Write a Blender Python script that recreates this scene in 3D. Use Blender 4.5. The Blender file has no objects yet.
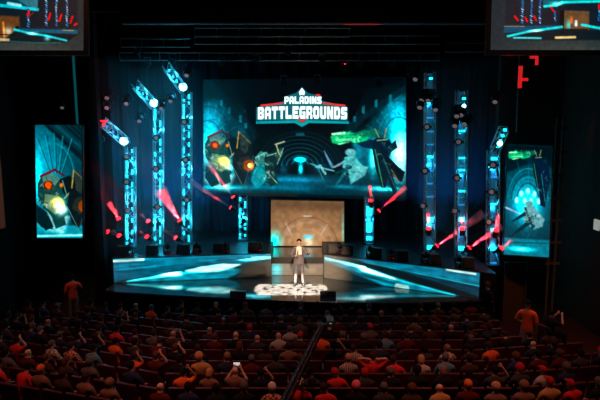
import bpy, bmesh, math, random
import numpy as np
from mathutils import Vector, Matrix
random.seed(7)
S = bpy.context.scene
COL = S.collection
PI = math.pi
# ------------------------------------------------------------------ camera
F = 560.0; TH = math.radians(8.0); CZ = 6.0
cam = bpy.data.cameras.new('camera'); camo = bpy.data.objects.new('camera', cam); COL.objects.link(camo)
camo.location = (0, 0, CZ); camo.rotation_euler = (PI/2-TH, 0, 0)
cam.sensor_width = 36; cam.lens = F/600*36; cam.clip_end = 200
S.camera = camo
S.view_settings.view_transform = 'Standard'; S.view_settings.look = 'None'
S.view_settings.exposure = 0.0; S.view_settings.gamma = 1
w = bpy.data.worlds.new('world'); S.world = w; w.use_nodes = True
w.node_tree.nodes['Background'].inputs[0].default_value = (0.0, 0.0, 0.0, 1)
def ray(px, py):
    x = (px-300)/F; u = (200-py)/F
    return Vector((x, math.cos(TH)+u*math.sin(TH), -math.sin(TH)+u*math.cos(TH)))
def P(px, py, d):            # point of the place seen at px,py and d metres down the hall
    r = ray(px, py); return Vector((0, 0, CZ)) + r*(d/r.y)
def G(px, py, z):            # the same on a level surface
    r = ray(px, py); return Vector((0, 0, CZ)) + r*((z-CZ)/r.z)
def proj(p):
    v = Vector(p)-Vector((0, 0, CZ)); c, s = math.cos(TH), math.sin(TH)
    f = v.y*c - v.z*s; u = v.y*s + v.z*c
    return 300+F*v.x/f, 200-F*u/f
# ------------------------------------------------------------------ materials
def lin(c):
    return tuple(((x/255)/12.92 if x/255 <= .04045 else ((x/255+.055)/1.055)**2.4) for x in c)
MATS = {}
def mat(name, col, rough=.6, metal=0, emit=None, es=1.0, var=.25, scale=12, bump=0, spec=.5):
    if name in MATS: return MATS[name]
    m = bpy.data.materials.new(name); m.use_nodes = True; n = m.node_tree.nodes; l = m.node_tree.links
    b = n['Principled BSDF']; b.inputs['Roughness'].default_value = rough; b.inputs['Metallic'].default_value = metal
    b.inputs['Specular IOR Level'].default_value = spec
    tc = n.new('ShaderNodeTexCoord'); ns = n.new('ShaderNodeTexNoise'); ns.inputs['Scale'].default_value = scale
    l.new(tc.outputs['Object'], ns.inputs['Vector'])
    mx = n.new('ShaderNodeMix'); mx.data_type = 'RGBA'
    mx.inputs[6].default_value = (*[c*(1-var) for c in col], 1); mx.inputs[7].default_value = (*[min(1, c*(1+var)) for c in col], 1)
    l.new(ns.outputs['Fac'], mx.inputs[0]); l.new(mx.outputs[2], b.inputs['Base Color'])
    if bump:
        bp = n.new('ShaderNodeBump'); bp.inputs['Strength'].default_value = bump; l.new(ns.outputs['Fac'], bp.inputs['Height']); l.new(bp.outputs[0], b.inputs['Normal'])
    if emit:
        b.inputs['Emission Color'].default_value = (*emit, 1); b.inputs['Emission Strength'].default_value = es
    MATS[name] = m; return m
def screen_mat(name, strength=1.0, base=.02, rough=.4):
    m = bpy.data.materials.new(name); m.use_nodes = True; n = m.node_tree.nodes; l = m.node_tree.links
    b = n['Principled BSDF']; b.inputs['Roughness'].default_value = rough
    b.inputs['Base Color'].default_value = (base, base*.95, base*.88, 1)
    a = n.new('ShaderNodeVertexColor'); a.layer_name = 'Col'
    if 'feed' in name: m.cycles.emission_sampling = 'NONE'
    l.new(a.outputs['Color'], b.inputs['Emission Color']); b.inputs['Emission Strength'].default_value = strength
    return m
BLACK = mat('black_paint', (.012, .012, .014), .5)
DARKM = mat('dark_metal', (.03, .03, .035), .35, .6)
ALU = mat('aluminium_tube', (.55, .57, .6), .35, .85)
BLACKWALL = mat('black_wall', (.010, .009, .010), .9, spec=.1)
# ------------------------------------------------------------------ mesh helpers
def bm_box(bm, c, s, rot=None):
    r = bmesh.ops.create_cube(bm, size=1)
    M = Matrix.Translation(Vector(c)) @ (rot.to_4x4() if rot else Matrix.Identity(4)) @ Matrix.Diagonal((*s, 1))
    bmesh.ops.transform(bm, matrix=M, verts=r['verts'])
    return r['verts']
def bm_tube(bm, a, b, r, n=8, r2=None):
    a, b = Vector(a), Vector(b); d = b-a; L = d.length
    if L < 1e-6: return
    q = bmesh.ops.create_cone(bm, cap_ends=True, segments=n, radius1=r, radius2=r if r2 is None else r2, depth=L)
    M = Matrix.Translation((a+b)/2) @ d.to_track_quat('Z', 'Y').to_matrix().to_4x4()
    bmesh.ops.transform(bm, matrix=M, verts=q['verts'])
def bm_ball(bm, c, s, u=12, v=8):
    q = bmesh.ops.create_uvsphere(bm, u_segments=u, v_segments=v, radius=1)
    if not isinstance(s, (tuple, list)): s = (s, s, s)
    bmesh.ops.transform(bm, matrix=Matrix.Translation(Vector(c)) @ Matrix.Diagonal((*s, 1)), verts=q['verts'])
def bm_quad(bm, pts):
    return bm.faces.new([bm.verts.new(p) for p in pts])
def prism(bm, pts, dz):      # horizontal outline pts (x,y) between z0,z1
    z0, z1 = dz; lo = [bm.verts.new((p[0], p[1], z0)) for p in pts]; hi = [bm.verts.new((p[0], p[1], z1)) for p in pts]
    bm.faces.new(lo); bm.faces.new(hi); n = len(pts)
    for i in range(n): bm.faces.new((lo[i], lo[(i+1) % n], hi[(i+1) % n], hi[i]))
    bmesh.ops.recalc_face_normals(bm, faces=bm.faces)
def NB(): return bmesh.new()
def obj(name, bm, m, parent=None, smooth=False, bevel=0):
    if bevel:
        bmesh.ops.bevel(bm, geom=[e for e in bm.edges], offset=bevel, segments=2, affect='EDGES', profile=.6)
    me = bpy.data.meshes.new(name); bm.to_mesh(me); bm.free()
    if smooth: me.shade_smooth()
    me.materials.append(m)
    o = bpy.data.objects.new(name, me); COL.objects.link(o)
    if parent: o.parent = parent
    return o
def tag(o, label=None, cat=None, group=None, kind=None):
    if label: o['label'] = label
    if cat: o['category'] = cat
    if group: o['group'] = group
    if kind: o['kind'] = kind
    return o
def thing(name, loc, label, cat, group=None, rz=0):
    o = bpy.data.objects.new(name, None); COL.objects.link(o); o.empty_display_size = .1
    o.location = loc; o.rotation_euler = (0, 0, rz); return tag(o, label, cat, group)
def copy_tree(o, parent=None):
    c = o.copy(); COL.objects.link(c)
    if parent: c.parent = parent
    for ch in o.children: copy_tree(ch, c)
    return c
# ------------------------------------------------------------------ picture painter for screens
class Canvas:
    sat = 1.2; gain = 1.3; con = 1.22
    def __init__(s, x0, y0, x1, y1, step, bg=(0, 0, 0)):
        s.nx = int(round((x1-x0)/step))+1; s.ny = int(round((y1-y0)/step))+1
        s.x = np.linspace(x0, x1, s.nx); s.y = np.linspace(y0, y1, s.ny)
        s.X, s.Y = np.meshgrid(s.x, s.y); s.step = step
        s.I = np.zeros((s.ny, s.nx, 3)); s.I[:] = bg
    def mix(s, a, col):
        a = np.clip(a, 0, 1)[..., None]; s.I = s.I*(1-a)+np.array(col, float)*a
    def glow(s, cx, cy, rx, ry, col, a=1, ang=0, p=2):
        c, n = math.cos(ang), math.sin(ang); dx = s.X-cx; dy = s.Y-cy
        u = (dx*c+dy*n)/rx; v = (-dx*n+dy*c)/ry
        k = np.exp(-(u*u+v*v)**(p/2))*a
        s.I += k[..., None]*np.array(col, float)
    def ell(s, cx, cy, rx, ry, col, a=1, ang=0, soft=.6):
        c, n = math.cos(ang), math.sin(ang); dx = s.X-cx; dy = s.Y-cy
        u = (dx*c+dy*n)/rx; v = (-dx*n+dy*c)/ry
        d = (1-np.sqrt(u*u+v*v))*min(rx, ry)
        s.mix(np.clip(d/soft+.5, 0, 1)*a, col)
    def ring(s, cx, cy, rx, ry, w, col, a=1, half=False, soft=.5):
        u = (s.X-cx)/rx; v = (s.Y-cy)/ry
        d = w/2-abs(1-np.sqrt(u*u+v*v))*min(rx, ry)
        k = np.clip(d/soft+.5, 0, 1)*a
        if half: k = k*(s.Y < cy)
        s.mix(k, col)
    def seg(s, p, q, w, col, a=1, w2=None, soft=.5):
        px, py = p; qx, qy = q; dx, dy = qx-px, qy-py; L = dx*dx+dy*dy
        t = np.clip(((s.X-px)*dx+(s.Y-py)*dy)/L, 0, 1)
        d = np.hypot(s.X-px-t*dx, s.Y-py-t*dy)
        ww = w/2 if w2 is None else (w+(w2-w)*t)/2
        s.mix(np.clip((ww-d)/soft+.5, 0, 1)*a, col)
    def poly(s, pts, col, a=1, soft=.6):
        ins = np.zeros(s.X.shape, bool); dist = np.full(s.X.shape, 1e9); n = len(pts)
        for i in range(n):
            x1, y1 = pts[i]; x2, y2 = pts[(i+1) % n]
            if y1 != y2:
                c = ((y1 > s.Y) != (y2 > s.Y)) & (s.X < (x2-x1)*(s.Y-y1)/(y2-y1)+x1); ins ^= c
            dx, dy = x2-x1, y2-y1; L = dx*dx+dy*dy+1e-9
            t = np.clip(((s.X-x1)*dx+(s.Y-y1)*dy)/L, 0, 1)
            dist = np.minimum(dist, np.hypot(s.X-x1-t*dx, s.Y-y1-t*dy))
        d = np.where(ins, dist, -dist)
        s.mix(np.clip(d/soft+.5, 0, 1)*a, col)
    def noise(s, amp, k=3, seed=1, stretch=1):
        r = np.random.RandomState(seed); gy = max(2, int((s.y[-1]-s.y[0])/k)); gx = max(2, int((s.x[-1]-s.x[0])/(k*stretch)))
        g = r.rand(gy+1, gx+1); yy = np.linspace(0, gy-1e-6, s.ny); xx = np.linspace(0, gx-1e-6, s.nx)
        yi = yy.astype(int); xi = xx.astype(int); fy = (yy-yi)[:, None]; fx = (xx-xi)[None, :]
        v = (g[yi][:, xi]*(1-fy)*(1-fx)+g[yi+1][:, xi]*fy*(1-fx)+g[yi][:, xi+1]*(1-fy)*fx+g[yi+1][:, xi+1]*fy*fx)
        s.I *= (1+amp*(2*v-1))[..., None]
    def shards(s, cx, cy, rx, ry, n, pal, seed, size=3, a=.8):
        r = random.Random(seed)
        for _ in range(n):
            t = r.uniform(0, 2*PI); q = math.sqrt(r.random()); x = cx+rx*q*math.cos(t); y = cy+ry*q*math.sin(t); an = r.uniform(0, PI); L = size*r.uniform(.5, 1.3); w = L*r.uniform(.15, .5)
            dx, dy = math.cos(an), math.sin(an)
            s.poly([(x-dx*L, y-dy*L), (x-dy*w, y+dx*w), (x+dx*L, y+dy*L), (x+dy*w*.5, y-dx*w*.5)], r.choice(pal), a*r.uniform(.5, 1), soft=.5)
    def build(s, name, corners, m, parent=None, gain=1.0):
        tl, tr, br, bl = [np.array(c) for c in corners]
        u = ((s.X-s.x[0])/(s.x[-1]-s.x[0])).ravel()[:, None]; v = ((s.Y-s.y[0])/(s.y[-1]-s.y[0])).ravel()[:, None]
        co = tl*(1-u)*(1-v)+tr*u*(1-v)+br*u*v+bl*(1-u)*v
        i = np.arange((s.ny-1)*(s.nx-1)); r = i//(s.nx-1); c = i % (s.nx-1); a = r*s.nx+c
        fc = np.stack([a, a+s.nx, a+s.nx+1, a+1], 1)
        me = bpy.data.meshes.new(name); me.from_pydata(co.tolist(), [], fc.tolist())
        I = np.clip(s.I, 0, 600)/255; I = np.where(I < 1, I**s.con, I); L = np.where(I <= .04045, I/12.92, ((I+.055)/1.055)**2.4)*gain
        lum = L.mean(2, keepdims=True); L = np.clip(lum+(L-lum)*s.sat, 0, None)*s.gain
        at = me.color_attributes.new('Col', 'FLOAT_COLOR', 'POINT')
        at.data.foreach_set('color', np.concatenate([L.reshape(-1, 3), np.ones((s.nx*s.ny, 1))], 1).astype(np.float32).ravel())
        me.materials.append(m); me.update()
        o = bpy.data.objects.new(name, me); COL.objects.link(o)
        if parent: o.parent = parent
        return o
def loc_corners(root, cs):   # corners relative to an unrotated root
    return [Vector(c)-Vector(root.location) for c in cs]
def slab_behind(cs, th, border, off=.01):
    # a solid box just behind a flat picture, with a border around it
    tl, tr, br, bl = [Vector(c) for c in cs]
    ux = (tr-tl).normalized(); uz = (tl-bl).normalized(); n = ux.cross(uz).normalized()
    if n.y < 0: n = -n
    f = [tl-ux*border+uz*border, tr+ux*border+uz*border, br+ux*border-uz*border, bl-ux*border-uz*border]
    f = [p+n*off for p in f]; b = [p+n*th for p in f]
    bm = NB(); v = [bm.verts.new(p) for p in f+b]
    for q in ((0, 1, 2, 3), (7, 6, 5, 4), (0, 4, 5, 1), (1, 5, 6, 2), (2, 6, 7, 3), (3, 7, 4, 0)): bm.faces.new([v[k] for k in q])
    bmesh.ops.recalc_face_normals(bm, faces=bm.faces)
    return bm
# ------------------------------------------------------------------ THE HALL
PW = .95          # height of the side platforms above the stage floor
def fz(y): return -1.1+max(0, 18-y)*.1
# raked auditorium floor
bm = NB(); ys = [-1, 18, 30]
for a, b in zip(ys[:-1], ys[1:]):
    bm_quad(bm, [(-13, a, fz(a)), (13, a, fz(a)), (13, b, fz(b)), (-13, b, fz(b))])
    bm_quad(bm, [(-13, b, fz(b)-.2), (13, b, fz(b)-.2), (13, a, fz(a)-.2), (-13, a, fz(a)-.2)])
bmesh.ops.remove_doubles(bm, verts=bm.verts, dist=.001)
tag(obj('floor', bm, mat('dark_red_carpet', (.035, .01, .009), .95, bump=.2, scale=60, spec=.1)), 'dark carpeted raked floor of the auditorium', 'floor', kind='structure')
BROWN = mat('brown_wall_panel', (.055, .028, .02), .7, scale=2, var=.4, spec=.2)
def wallbox(name, lo, hi, m=BLACKWALL, label=None):
    bm = NB(); bm_box(bm, [(a+b)/2 for a, b in zip(lo, hi)], [b-a for a, b in zip(lo, hi)])
    return tag(obj(name, bm, m), label or 'dark wall of the theatre', 'wall', kind='structure')
wallbox('wall_left', (-11.1, 0, -1.3), (-10.7, 30, 12), mat('dark_wall_cloth', (.02, .012, .012), .9, spec=.1), 'dark left side wall of the hall')
wallbox('wall_right', (9.9, 0, -1.3), (10.3, 21.4, 12), BROWN, 'dark brown right side wall of the hall')
wallbox('wall_back', (-11.1, 28, -1.3), (11.1, 28.3, 12), BLACKWALL, 'black wall at the rear of the stage')
wallbox('ceiling', (-11.1, 2, 11.2), (11.1, 28.3, 11.5), BLACKWALL, 'black ceiling over stage and stalls')
# proscenium piers and header
pl = P(84, 150, 20.6).x; pr = P(96, 150, 20.6).x
wallbox('wall_stage_left', (pl, 20.9, -1.1), (pr, 21.3, 11.2), BLACKWALL, 'black pier left of the stage opening')
xr0 = P(502, 150, 19.4).x
wallbox('wall_bay_left', (-10.7, 21.6, -1.1), (pl, 21.9, 11.2), mat('bay_wall', (.016, .016, .024), .8, scale=1), 'dark bay wall behind the left side screen')
wallbox('wall_bay_right', (7.5, 21.4, -1.1), (10.3, 21.7, 11.2), mat('bay_wall_brown', (.03, .018, .014), .8, scale=1), 'dark bay wall behind the right side screen')
zh = P(300, 23.5, 18.5).z; zh2 = P(300, 7, 18.5).z
wallbox('wall_header', (P(121, 15, 18.5).x, 18.5, zh), (P(492, 15, 18.5).x, 18.8, zh2), mat('header_paint', (.035, .028, .03), .7, scale=1.2, var=.4), 'dark header beam above the stage opening')
bm = NB(); bm_box(bm, ((P(121, 15, 18.4).x+P(640, 15, 18.4).x)/2, 18.44, zh), (P(640, 15, 18.4).x-P(121, 15, 18.4).x, .07, .05))
tag(obj('trim_1', bm, mat('pale_trim', (.3, .27, .24), .4)), 'thin pale metal trim along the bottom of the header beam', 'trim', kind='structure')
wallbox('wall_upper', (-10.7, 19.2, zh2+.0), (10.3, 19.4, 11.2), BLACKWALL, 'black upper wall above the header beam')
# ------------------------------------------------------------------ STAGE
GLOSS = mat('glossy_black_floor', (.06, .06, .065), .07, scale=3, var=.3, spec=1.0)
front = [(105, 290.5), (113, 291.5), (170, 295), (230, 298), (280, 300.5), (330, 302.5), (380, 303), (430, 302), (470, 300.5), (489, 299)]
fp = [G(x, y, 0) for x, y in front]
back = [(fp[-1].x, 27.5), (fp[0].x, 27.5)]
bm = NB(); prism(bm, [(p.x, p.y) for p in fp]+back, (-.06, 0))
st = thing('stage_deck', (0, 20, -1.1), 'low wide stage deck with glossy black floor', 'stage')
so = obj('deck_floor', bm, GLOSS, st); so.location = (0, -20, 1.1)
bm = NB(); prism(bm, [(p.x*.995, p.y+.05) for p in fp]+back, (-1.1, -.06))
so = obj('skirt', bm, mat('black_skirt', (.006, .006, .008), .8, spec=.1), st); so.location = (0, -20, 1.1)
# side platforms with a picture wall as their front
LT = [G(113, 258.5, PW), G(271, 253, PW)]; RT = [G(324, 254, PW), G(497, 274, PW)]
RTs = G(480, 271.8, PW)
def platform(name, a, b, label, side):
    t = thing(name, ((a.x+b.x)/2, (a.y+b.y)/2+.5, 0), label, 'platform')
    bm = NB(); prism(bm, [(a.x, a.y+.05), (b.x, b.y+.05), (b.x, 26), (a.x, 26)], (0.0, PW-.001))
    o = obj('platform_body', bm, mat('platform_black', (.018, .018, .022), .45, scale=5), t); o.location = -t.location
    return t
pL = platform('side_platform', LT[0]-Vector((.1, 0, 0)), LT[1], 'left raised side platform carrying the left light towers', -1)
pR = platform('side_platform', RT[0], RT[1], 'right raised side platform carrying the right light towers', 1)
# centre riser between the platforms
cx0, cx1 = LT[1].x, RT[0].x
cr = thing('centre_riser', ((cx0+cx1)/2, 21.3, 0), 'glossy low riser behind the speaker, between the platforms', 'riser')
yf = LT[1].y+.25
bm = NB(); prism(bm, [(cx0+.005, yf), (cx1-.005, yf), (cx1-.005, 25.0), (cx0+.005, 25.0)], (0.0, .72))
o = obj('riser_body', bm, GLOSS, cr); o.location = -cr.location
ztop = .8
bm = NB(); bm_box(bm, ((cx0+cx1)/2, yf-.03, .60), (cx1-cx0-.02, .06, .235))
o = obj('riser_edge', bm, mat('riser_edge_dark', (.02, .018, .018), .5), cr); o.location = -cr.location
LEDM = screen_mat('led_wall_picture', 1.0, .16, .35)
c = Canvas(271, 267, 324, 283, .7, (120, 105, 90))
c.glow(274, 276, 9, 14, (0, 120, 140), .9); c.glow(300, 274, 10, 5, (40, 70, 90), .8); c.seg((285, 268), (283, 283), 1, (60, 90, 110), .6); c.seg((271, 278), (324, 277), .8, (60, 60, 60), .5)  # teal and tan reflections on the panel are painted into its picture
c.ell(312, 276, 5, 4, (205, 185, 160), .6, soft=3); c.glow(277, 276, 5, 9, (0, 110, 120), .9); c.seg((286, 271), (322, 271), 1.6, (160, 150, 135), .6); c.I *= .75
zz = [(cx0+.01, yf-.02, .47), (cx1-.01, yf-.02, .47), (cx1-.01, yf-.02, .01), (cx0+.01, yf-.02, .01)]
c.build('riser_screen', loc_corners(cr, zz), LEDM, cr)
# picture on the left platform front
T = (20, 140, 165)
c = Canvas(113, 0, 271, 27, .6, (8, 50, 62))
c.poly([(113, 0), (271, 0), (271, 2), (210, 9), (113, 26)], (14, 98, 120), soft=1)
c.poly([(113, 0), (271, 0), (271, .5), (230, 4), (113, 13)], (26, 128, 152), .8, soft=1)
for k in range(9): c.seg((118+k*11, 2), (118+k*11-1, 24-k*2), .5, (8, 62, 80), .5)
c.seg((113, 13), (215, 5), .8, (70, 190, 205), .6); c.seg((113, 2), (142, 1), 3.5, (240, 250, 240), .95, soft=1.5)
c.seg((113, 1), (271, .6), 1.2, (60, 170, 190), .7)
c.poly([(120, 25), (215, 9), (262, 2), (271, 6), (271, 12), (215, 27), (113, 27)], (4, 32, 40), .85, soft=2)
c.poly([(122, 26), (160, 19), (200, 16), (250, 16), (225, 27), (150, 27)], (10, 150, 170), .95, soft=2)
c.seg((126, 25.5), (178, 19), 1.5, (140, 250, 255), .95, w2=5, soft=1.5); c.glow(170, 19.5, 9, 2, (255, 255, 255), 1.2)
c.poly([(183, 16), (200, 12), (222, 9.5), (240, 11), (232, 15), (214, 19), (186, 18)], (235, 255, 250), 1, soft=2.2); c.glow(205, 15, 26, 3, (0, 160, 175), .8, ang=-.1)
c.poly([(230, 5), (262, 2.2), (271, 3), (271, 6), (245, 7.5)], (200, 250, 250), 1, soft=2); c.glow(248, 6, 25, 2.6, (0, 130, 150), .9, ang=-.08)
c.seg((205, 22), (250, 18), 2, (0, 110, 125), .8, soft=2); c.seg((215, 6), (250, 4), 1.6, (4, 30, 38), .8, soft=1)
c.poly([(240, 14), (255, 10), (271, 8), (271, 27), (236, 27)], (70, 56, 44), .9, soft=6)  # follow spot's warm light on this wall end, painted in as brown
c.poly([(250, 25), (271, 23), (271, 27), (240, 27)], (14, 12, 11), .9, soft=2)
c.noise(.25, 1.6, 3, 4)
def pic_front(c, a, b, root, h):
    cs = [Vector((a.x, a.y, h)), Vector((b.x, b.y, h)), Vector((b.x, b.y, .01)), Vector((a.x, a.y, .01))]
    c.build('picture_wall', loc_corners(root, cs), LEDM, root)
pic_front(c, LT[0], LT[1], pL, PW-.03)
c = Canvas(324, 0, 480, 27, .6, (5, 36, 44))
c.poly([(365, 0), (480, 0), (480, 15), (420, 9), (352, 1)], (20, 118, 140), 1, soft=1.2)
c.poly([(400, 6), (480, 14), (480, 25), (430, 15)], (5, 60, 76), 1, soft=2)
for k in range(8): c.seg((392+k*11, 1), (392+k*11, 3+k*1.4), .6, (8, 70, 90), .5)
c.seg((365, 3), (480, 14), .8, (110, 215, 225), .7); c.seg((450, 1), (476, 2), 2.2, (225, 235, 225), .9, soft=1.2)
c.poly([(330, 0), (352, 1), (440, 15), (480, 25), (480, 27), (460, 27), (380, 11)], (3, 24, 30), .9, soft=1.5)
c.poly([(324, 2), (350, 5), (380, 11), (425, 21), (462, 27), (390, 27), (345, 14), (324, 8)], (0, 140, 160), 1, soft=2)
c.seg((326, 4), (368, 9.5), 2.2, (190, 255, 255), 1, w2=4, soft=1.8); c.seg((366, 11), (402, 18), 4.2, (240, 255, 250), 1, w2=2, soft=2.2)
c.glow(372, 12, 12, 3, (220, 255, 255), .8, ang=.2); c.seg((402, 18), (458, 27), 2, (110, 215, 225), .9, soft=1.5)
c.poly([(400, 22), (414, 23), (415, 27), (400, 27)], (210, 225, 215), .8, soft=1)
c.seg((340, 14), (400, 23), 2, (3, 60, 70), .9, soft=2)
c.poly([(324, 8), (336, 10), (352, 17), (356, 27), (324, 27)], (84, 68, 54), .9, soft=6)  # warm spot spill at the inner end is part of the painted colour
c.noise(.25, 1.6, 5, 4)
pic_front(c, RT[0], RTs, pR, PW-.03)
bm = NB(); bm_box(bm, ((RTs.x+RT[1].x)/2+.02, (RTs.y+RT[1].y)/2+.02, PW/2), (RT[1].x-RTs.x-.03, .06, PW), Matrix.Rotation(math.atan2(RT[1].y-RTs.y, RT[1].x-RTs.x), 3, 'Z'))
o = obj('end_panel', bm, BLACK, pR); o.location = -pR.location
# ------------------------------------------------------------------ CENTRE SCREEN
d = 23.3
cs = [P(271, 200, d), P(344, 201.5, d), P(344, 249.5, d), P(271, 249, d)]
for q in cs[2:]: q.z = .76
t = thing('centre_screen', ((cs[0].x+cs[1].x)/2, d, .8), 'tan lit screen behind the speaker below the main screen', 'screen')
c = Canvas(271, 200, 344, 250, .6, (128, 100, 76))  # tan base carries the follow spot's warm spill as picture colour
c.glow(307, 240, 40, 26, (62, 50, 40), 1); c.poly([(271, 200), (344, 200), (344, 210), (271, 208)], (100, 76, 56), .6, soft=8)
c.ring(308, 252, 26, 28, 2, (185, 165, 150), .5, True, soft=2); c.ring(308, 252, 30, 34, 1, (95, 70, 52), .5, True, soft=1.5)
c.ring(308, 250, 19, 18, 1.2, (190, 172, 160), .5, True, soft=1.5)
for k in range(5): c.seg((272, 214+k*6), (300, 222+k*4), .6, (165, 140, 122), .35); c.seg((343, 214+k*6), (316, 222+k*4), .6, (165, 140, 122), .35)
c.seg((286, 226), (292, 238), 1.4, (205, 200, 195), .6, soft=1.5); c.seg((327, 226), (321, 238), 1.4, (205, 200, 195), .6, soft=1.5)
c.ell(308, 240, 5.5, 2.4, (130, 210, 225), .9, soft=1.5); c.glow(309, 246, 5, 7, (60, 90, 100), .8)
c.seg((304, 217), (311, 217), 1.6, (205, 205, 200), .7)
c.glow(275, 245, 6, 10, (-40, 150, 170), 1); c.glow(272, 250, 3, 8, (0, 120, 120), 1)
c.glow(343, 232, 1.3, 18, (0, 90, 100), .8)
c.noise(.12, 3, 9, 1)
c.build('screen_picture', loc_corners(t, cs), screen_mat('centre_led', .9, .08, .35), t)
o = obj('screen_frame', slab_behind(cs, .15, .02), BLACK, t); o.location = -t.location
# ------------------------------------------------------------------ MAIN SCREEN
dl, dr = 24.6, 23.7
cs = [P(203.5, 80, dl), P(406, 77, dr), P(406, 200.5, dr), P(203.5, 194.5, dl)]
ms = thing('main_screen', ((cs[0].x+cs[1].x)/2, 24.1, cs[2].z), 'huge main screen with teal vaulted hall picture and white title lettering', 'screen')
def hall(c, x0, x1, y0, y1, vx, vy):
    W = x1-x0
    c.poly([(x0, y0), (x1, y0), (x1, y1), (x0, y1)], (3, 9, 14))
MAIN = Canvas(203.5, 80, 406, 200, .5, (2, 6, 10)); c = MAIN
# teal side openings and light
c.poly([(203, 104), (222, 97), (240, 122), (258, 146), (262, 182), (203, 200)], (4, 52, 64), 1, soft=7)
c.poly([(406, 98), (388, 104), (372, 122), (352, 146), (350, 182), (406, 200)], (4, 60, 72), 1, soft=7)
c.glow(210, 124, 14, 22, (6, 120, 135), 1); c.glow(209, 152, 9, 18, (170, 255, 255), 1.1); c.glow(226, 172, 14, 10, (90, 200, 205), .8); c.glow(243, 150, 6, 24, (0, 110, 125), .6); c.glow(262, 170, 12, 14, (0, 110, 125), .8)
c.glow(400, 152, 9, 26, (220, 255, 255), 1.2); c.glow(398, 118, 14, 26, (0, 125, 140), 1); c.glow(374, 158, 4, 17, (170, 240, 240), .9); c.glow(352, 150, 18, 18, (0, 96, 108), .9); c.glow(336, 160, 10, 12, (0, 70, 80), .8)
# vault ribs fanning above the side openings
for k in range(11):
    a = -.05-k*.3; c.seg((208, 146), (208+30*math.cos(a), 142+40*math.sin(a)), .6, (120, 225, 230), .35); c.seg((398, 142), (398-32*math.cos(a), 140+40*math.sin(a)), .6, (120, 225, 230), .35)
for k, r in enumerate((10, 15, 20, 26)):
    c.ring(208, 142, r*.9, r*1.35, .8, (3, 36, 46) if k % 2 else (80, 190, 200), .55, True, soft=.8); c.ring(399, 140, r, r*1.45, .8, (3, 36, 46) if k % 2 else (80, 190, 200), .5, True, soft=.8)
# dark ceiling and galleries
c.poly([(203, 80), (406, 80), (406, 92), (392, 98), (372, 116), (350, 132), (344, 124), (262, 124), (256, 134), (236, 116), (214, 94), (203, 86)], (2, 8, 13), .92, soft=5)
for k in range(9):
    c.seg((203+k*4, 83), (256, 138+k*1.0-4), .5, (40, 120, 134), .4); c.seg((405-k*4.5, 83+k), (348, 138-k*.4), .5, (40, 120, 134), .35)
c.poly([(204, 80), (212, 80), (262, 136), (258, 141)], (10, 38, 48), .9); c.poly([(406, 86), (406, 93), (350, 132), (347, 127)], (10, 44, 54), .9)
for (x, y, h) in ((222, 100, 7), (230, 108, 7), (241.5, 116, 8), (247, 124, 6), (364.5, 107, 8), (377, 101, 8), (391, 96, 10), (356, 117, 6)): c.poly([(x-1.4, y+.8), (x+1.4, y), (x+1.4, y+h), (x-1.4, y+h-.6)], (70, 150, 165), .65)
c.shards(228, 112, 22, 14, 26, [(20, 70, 84), (6, 26, 34), (40, 110, 124)], 3, 3, .5); c.shards(380, 112, 22, 14, 26, [(20, 70, 84), (6, 26, 34), (40, 110, 124)], 4, 3, .5)
# central vault
c.poly([(250, 152), (262, 130), (346, 130), (356, 150), (350, 186), (256, 186)], (3, 13, 19), .92, soft=5)
for k in range(8):
    r = 44-k*5.0; c.ring(302, 168, r*.98, r*.8, .7, (22+k*8, 66+k*13, 78+k*14), .75, True, soft=.7)
for k in range(17):
    a = PI*(k+.5)/17; c.seg((302+11*math.cos(a), 168-9*math.sin(a)), (302+43*math.cos(a), 168-35*math.sin(a)), .4, (18, 66, 78), .5)
c.ell(302, 161, 6, 2.6, (70, 225, 250), 1, soft=1.2); c.glow(302, 162, 8, 4, (20, 130, 150), .6)
c.glow(302.5, 171, 2.2, 6, (80, 240, 255), 1.2); c.glow(285, 172, 5, 6, (0, 80, 100), .8); c.glow(322, 170, 8, 7, (0, 70, 90), .8)
for x in (274, 277, 281, 293, 311, 322, 325, 330): c.seg((x, 154), (x, 178), .9, (2, 10, 15), .9)
c.seg((299, 135.5), (305, 135.5), 3, (50, 110, 125), .7)
# floor
c.poly([(203, 200), (203, 186), (258, 176), (348, 176), (406, 186), (406, 200)], (4, 62, 76), .95, soft=2)
c.glow(296, 182, 28, 3.2, (0, 120, 145), .8); c.glow(303, 190, 14, 4, (0, 70, 85), .7); c.glow(270, 190, 26, 3, (0, 120, 130), .6)
c.glow(222, 192, 22, 2.6, (80, 225, 225), .9); c.glow(384, 189, 16, 2.4, (150, 250, 250), 1.1); c.glow(345, 188, 14, 2, (0, 110, 120), .8)
for k in range(10): c.seg((248-k*6, 200), (282-k*2.4, 177), .4, (3, 42, 52), .5); c.seg((357+k*6, 200), (322+k*2.4, 177), .4, (3, 42, 52), .5)
for k in range(3): c.seg((203, 184+k*5), (406, 184+k*5), .4, (3, 46, 56), .4)
c.poly([(203, 198), (406, 196), (406, 201), (203, 201)], (8, 20, 24), .9, soft=2)
c.poly([(240, 197), (300, 195), (300, 200), (230, 200)], (70, 46, 30), .4, soft=3)
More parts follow.
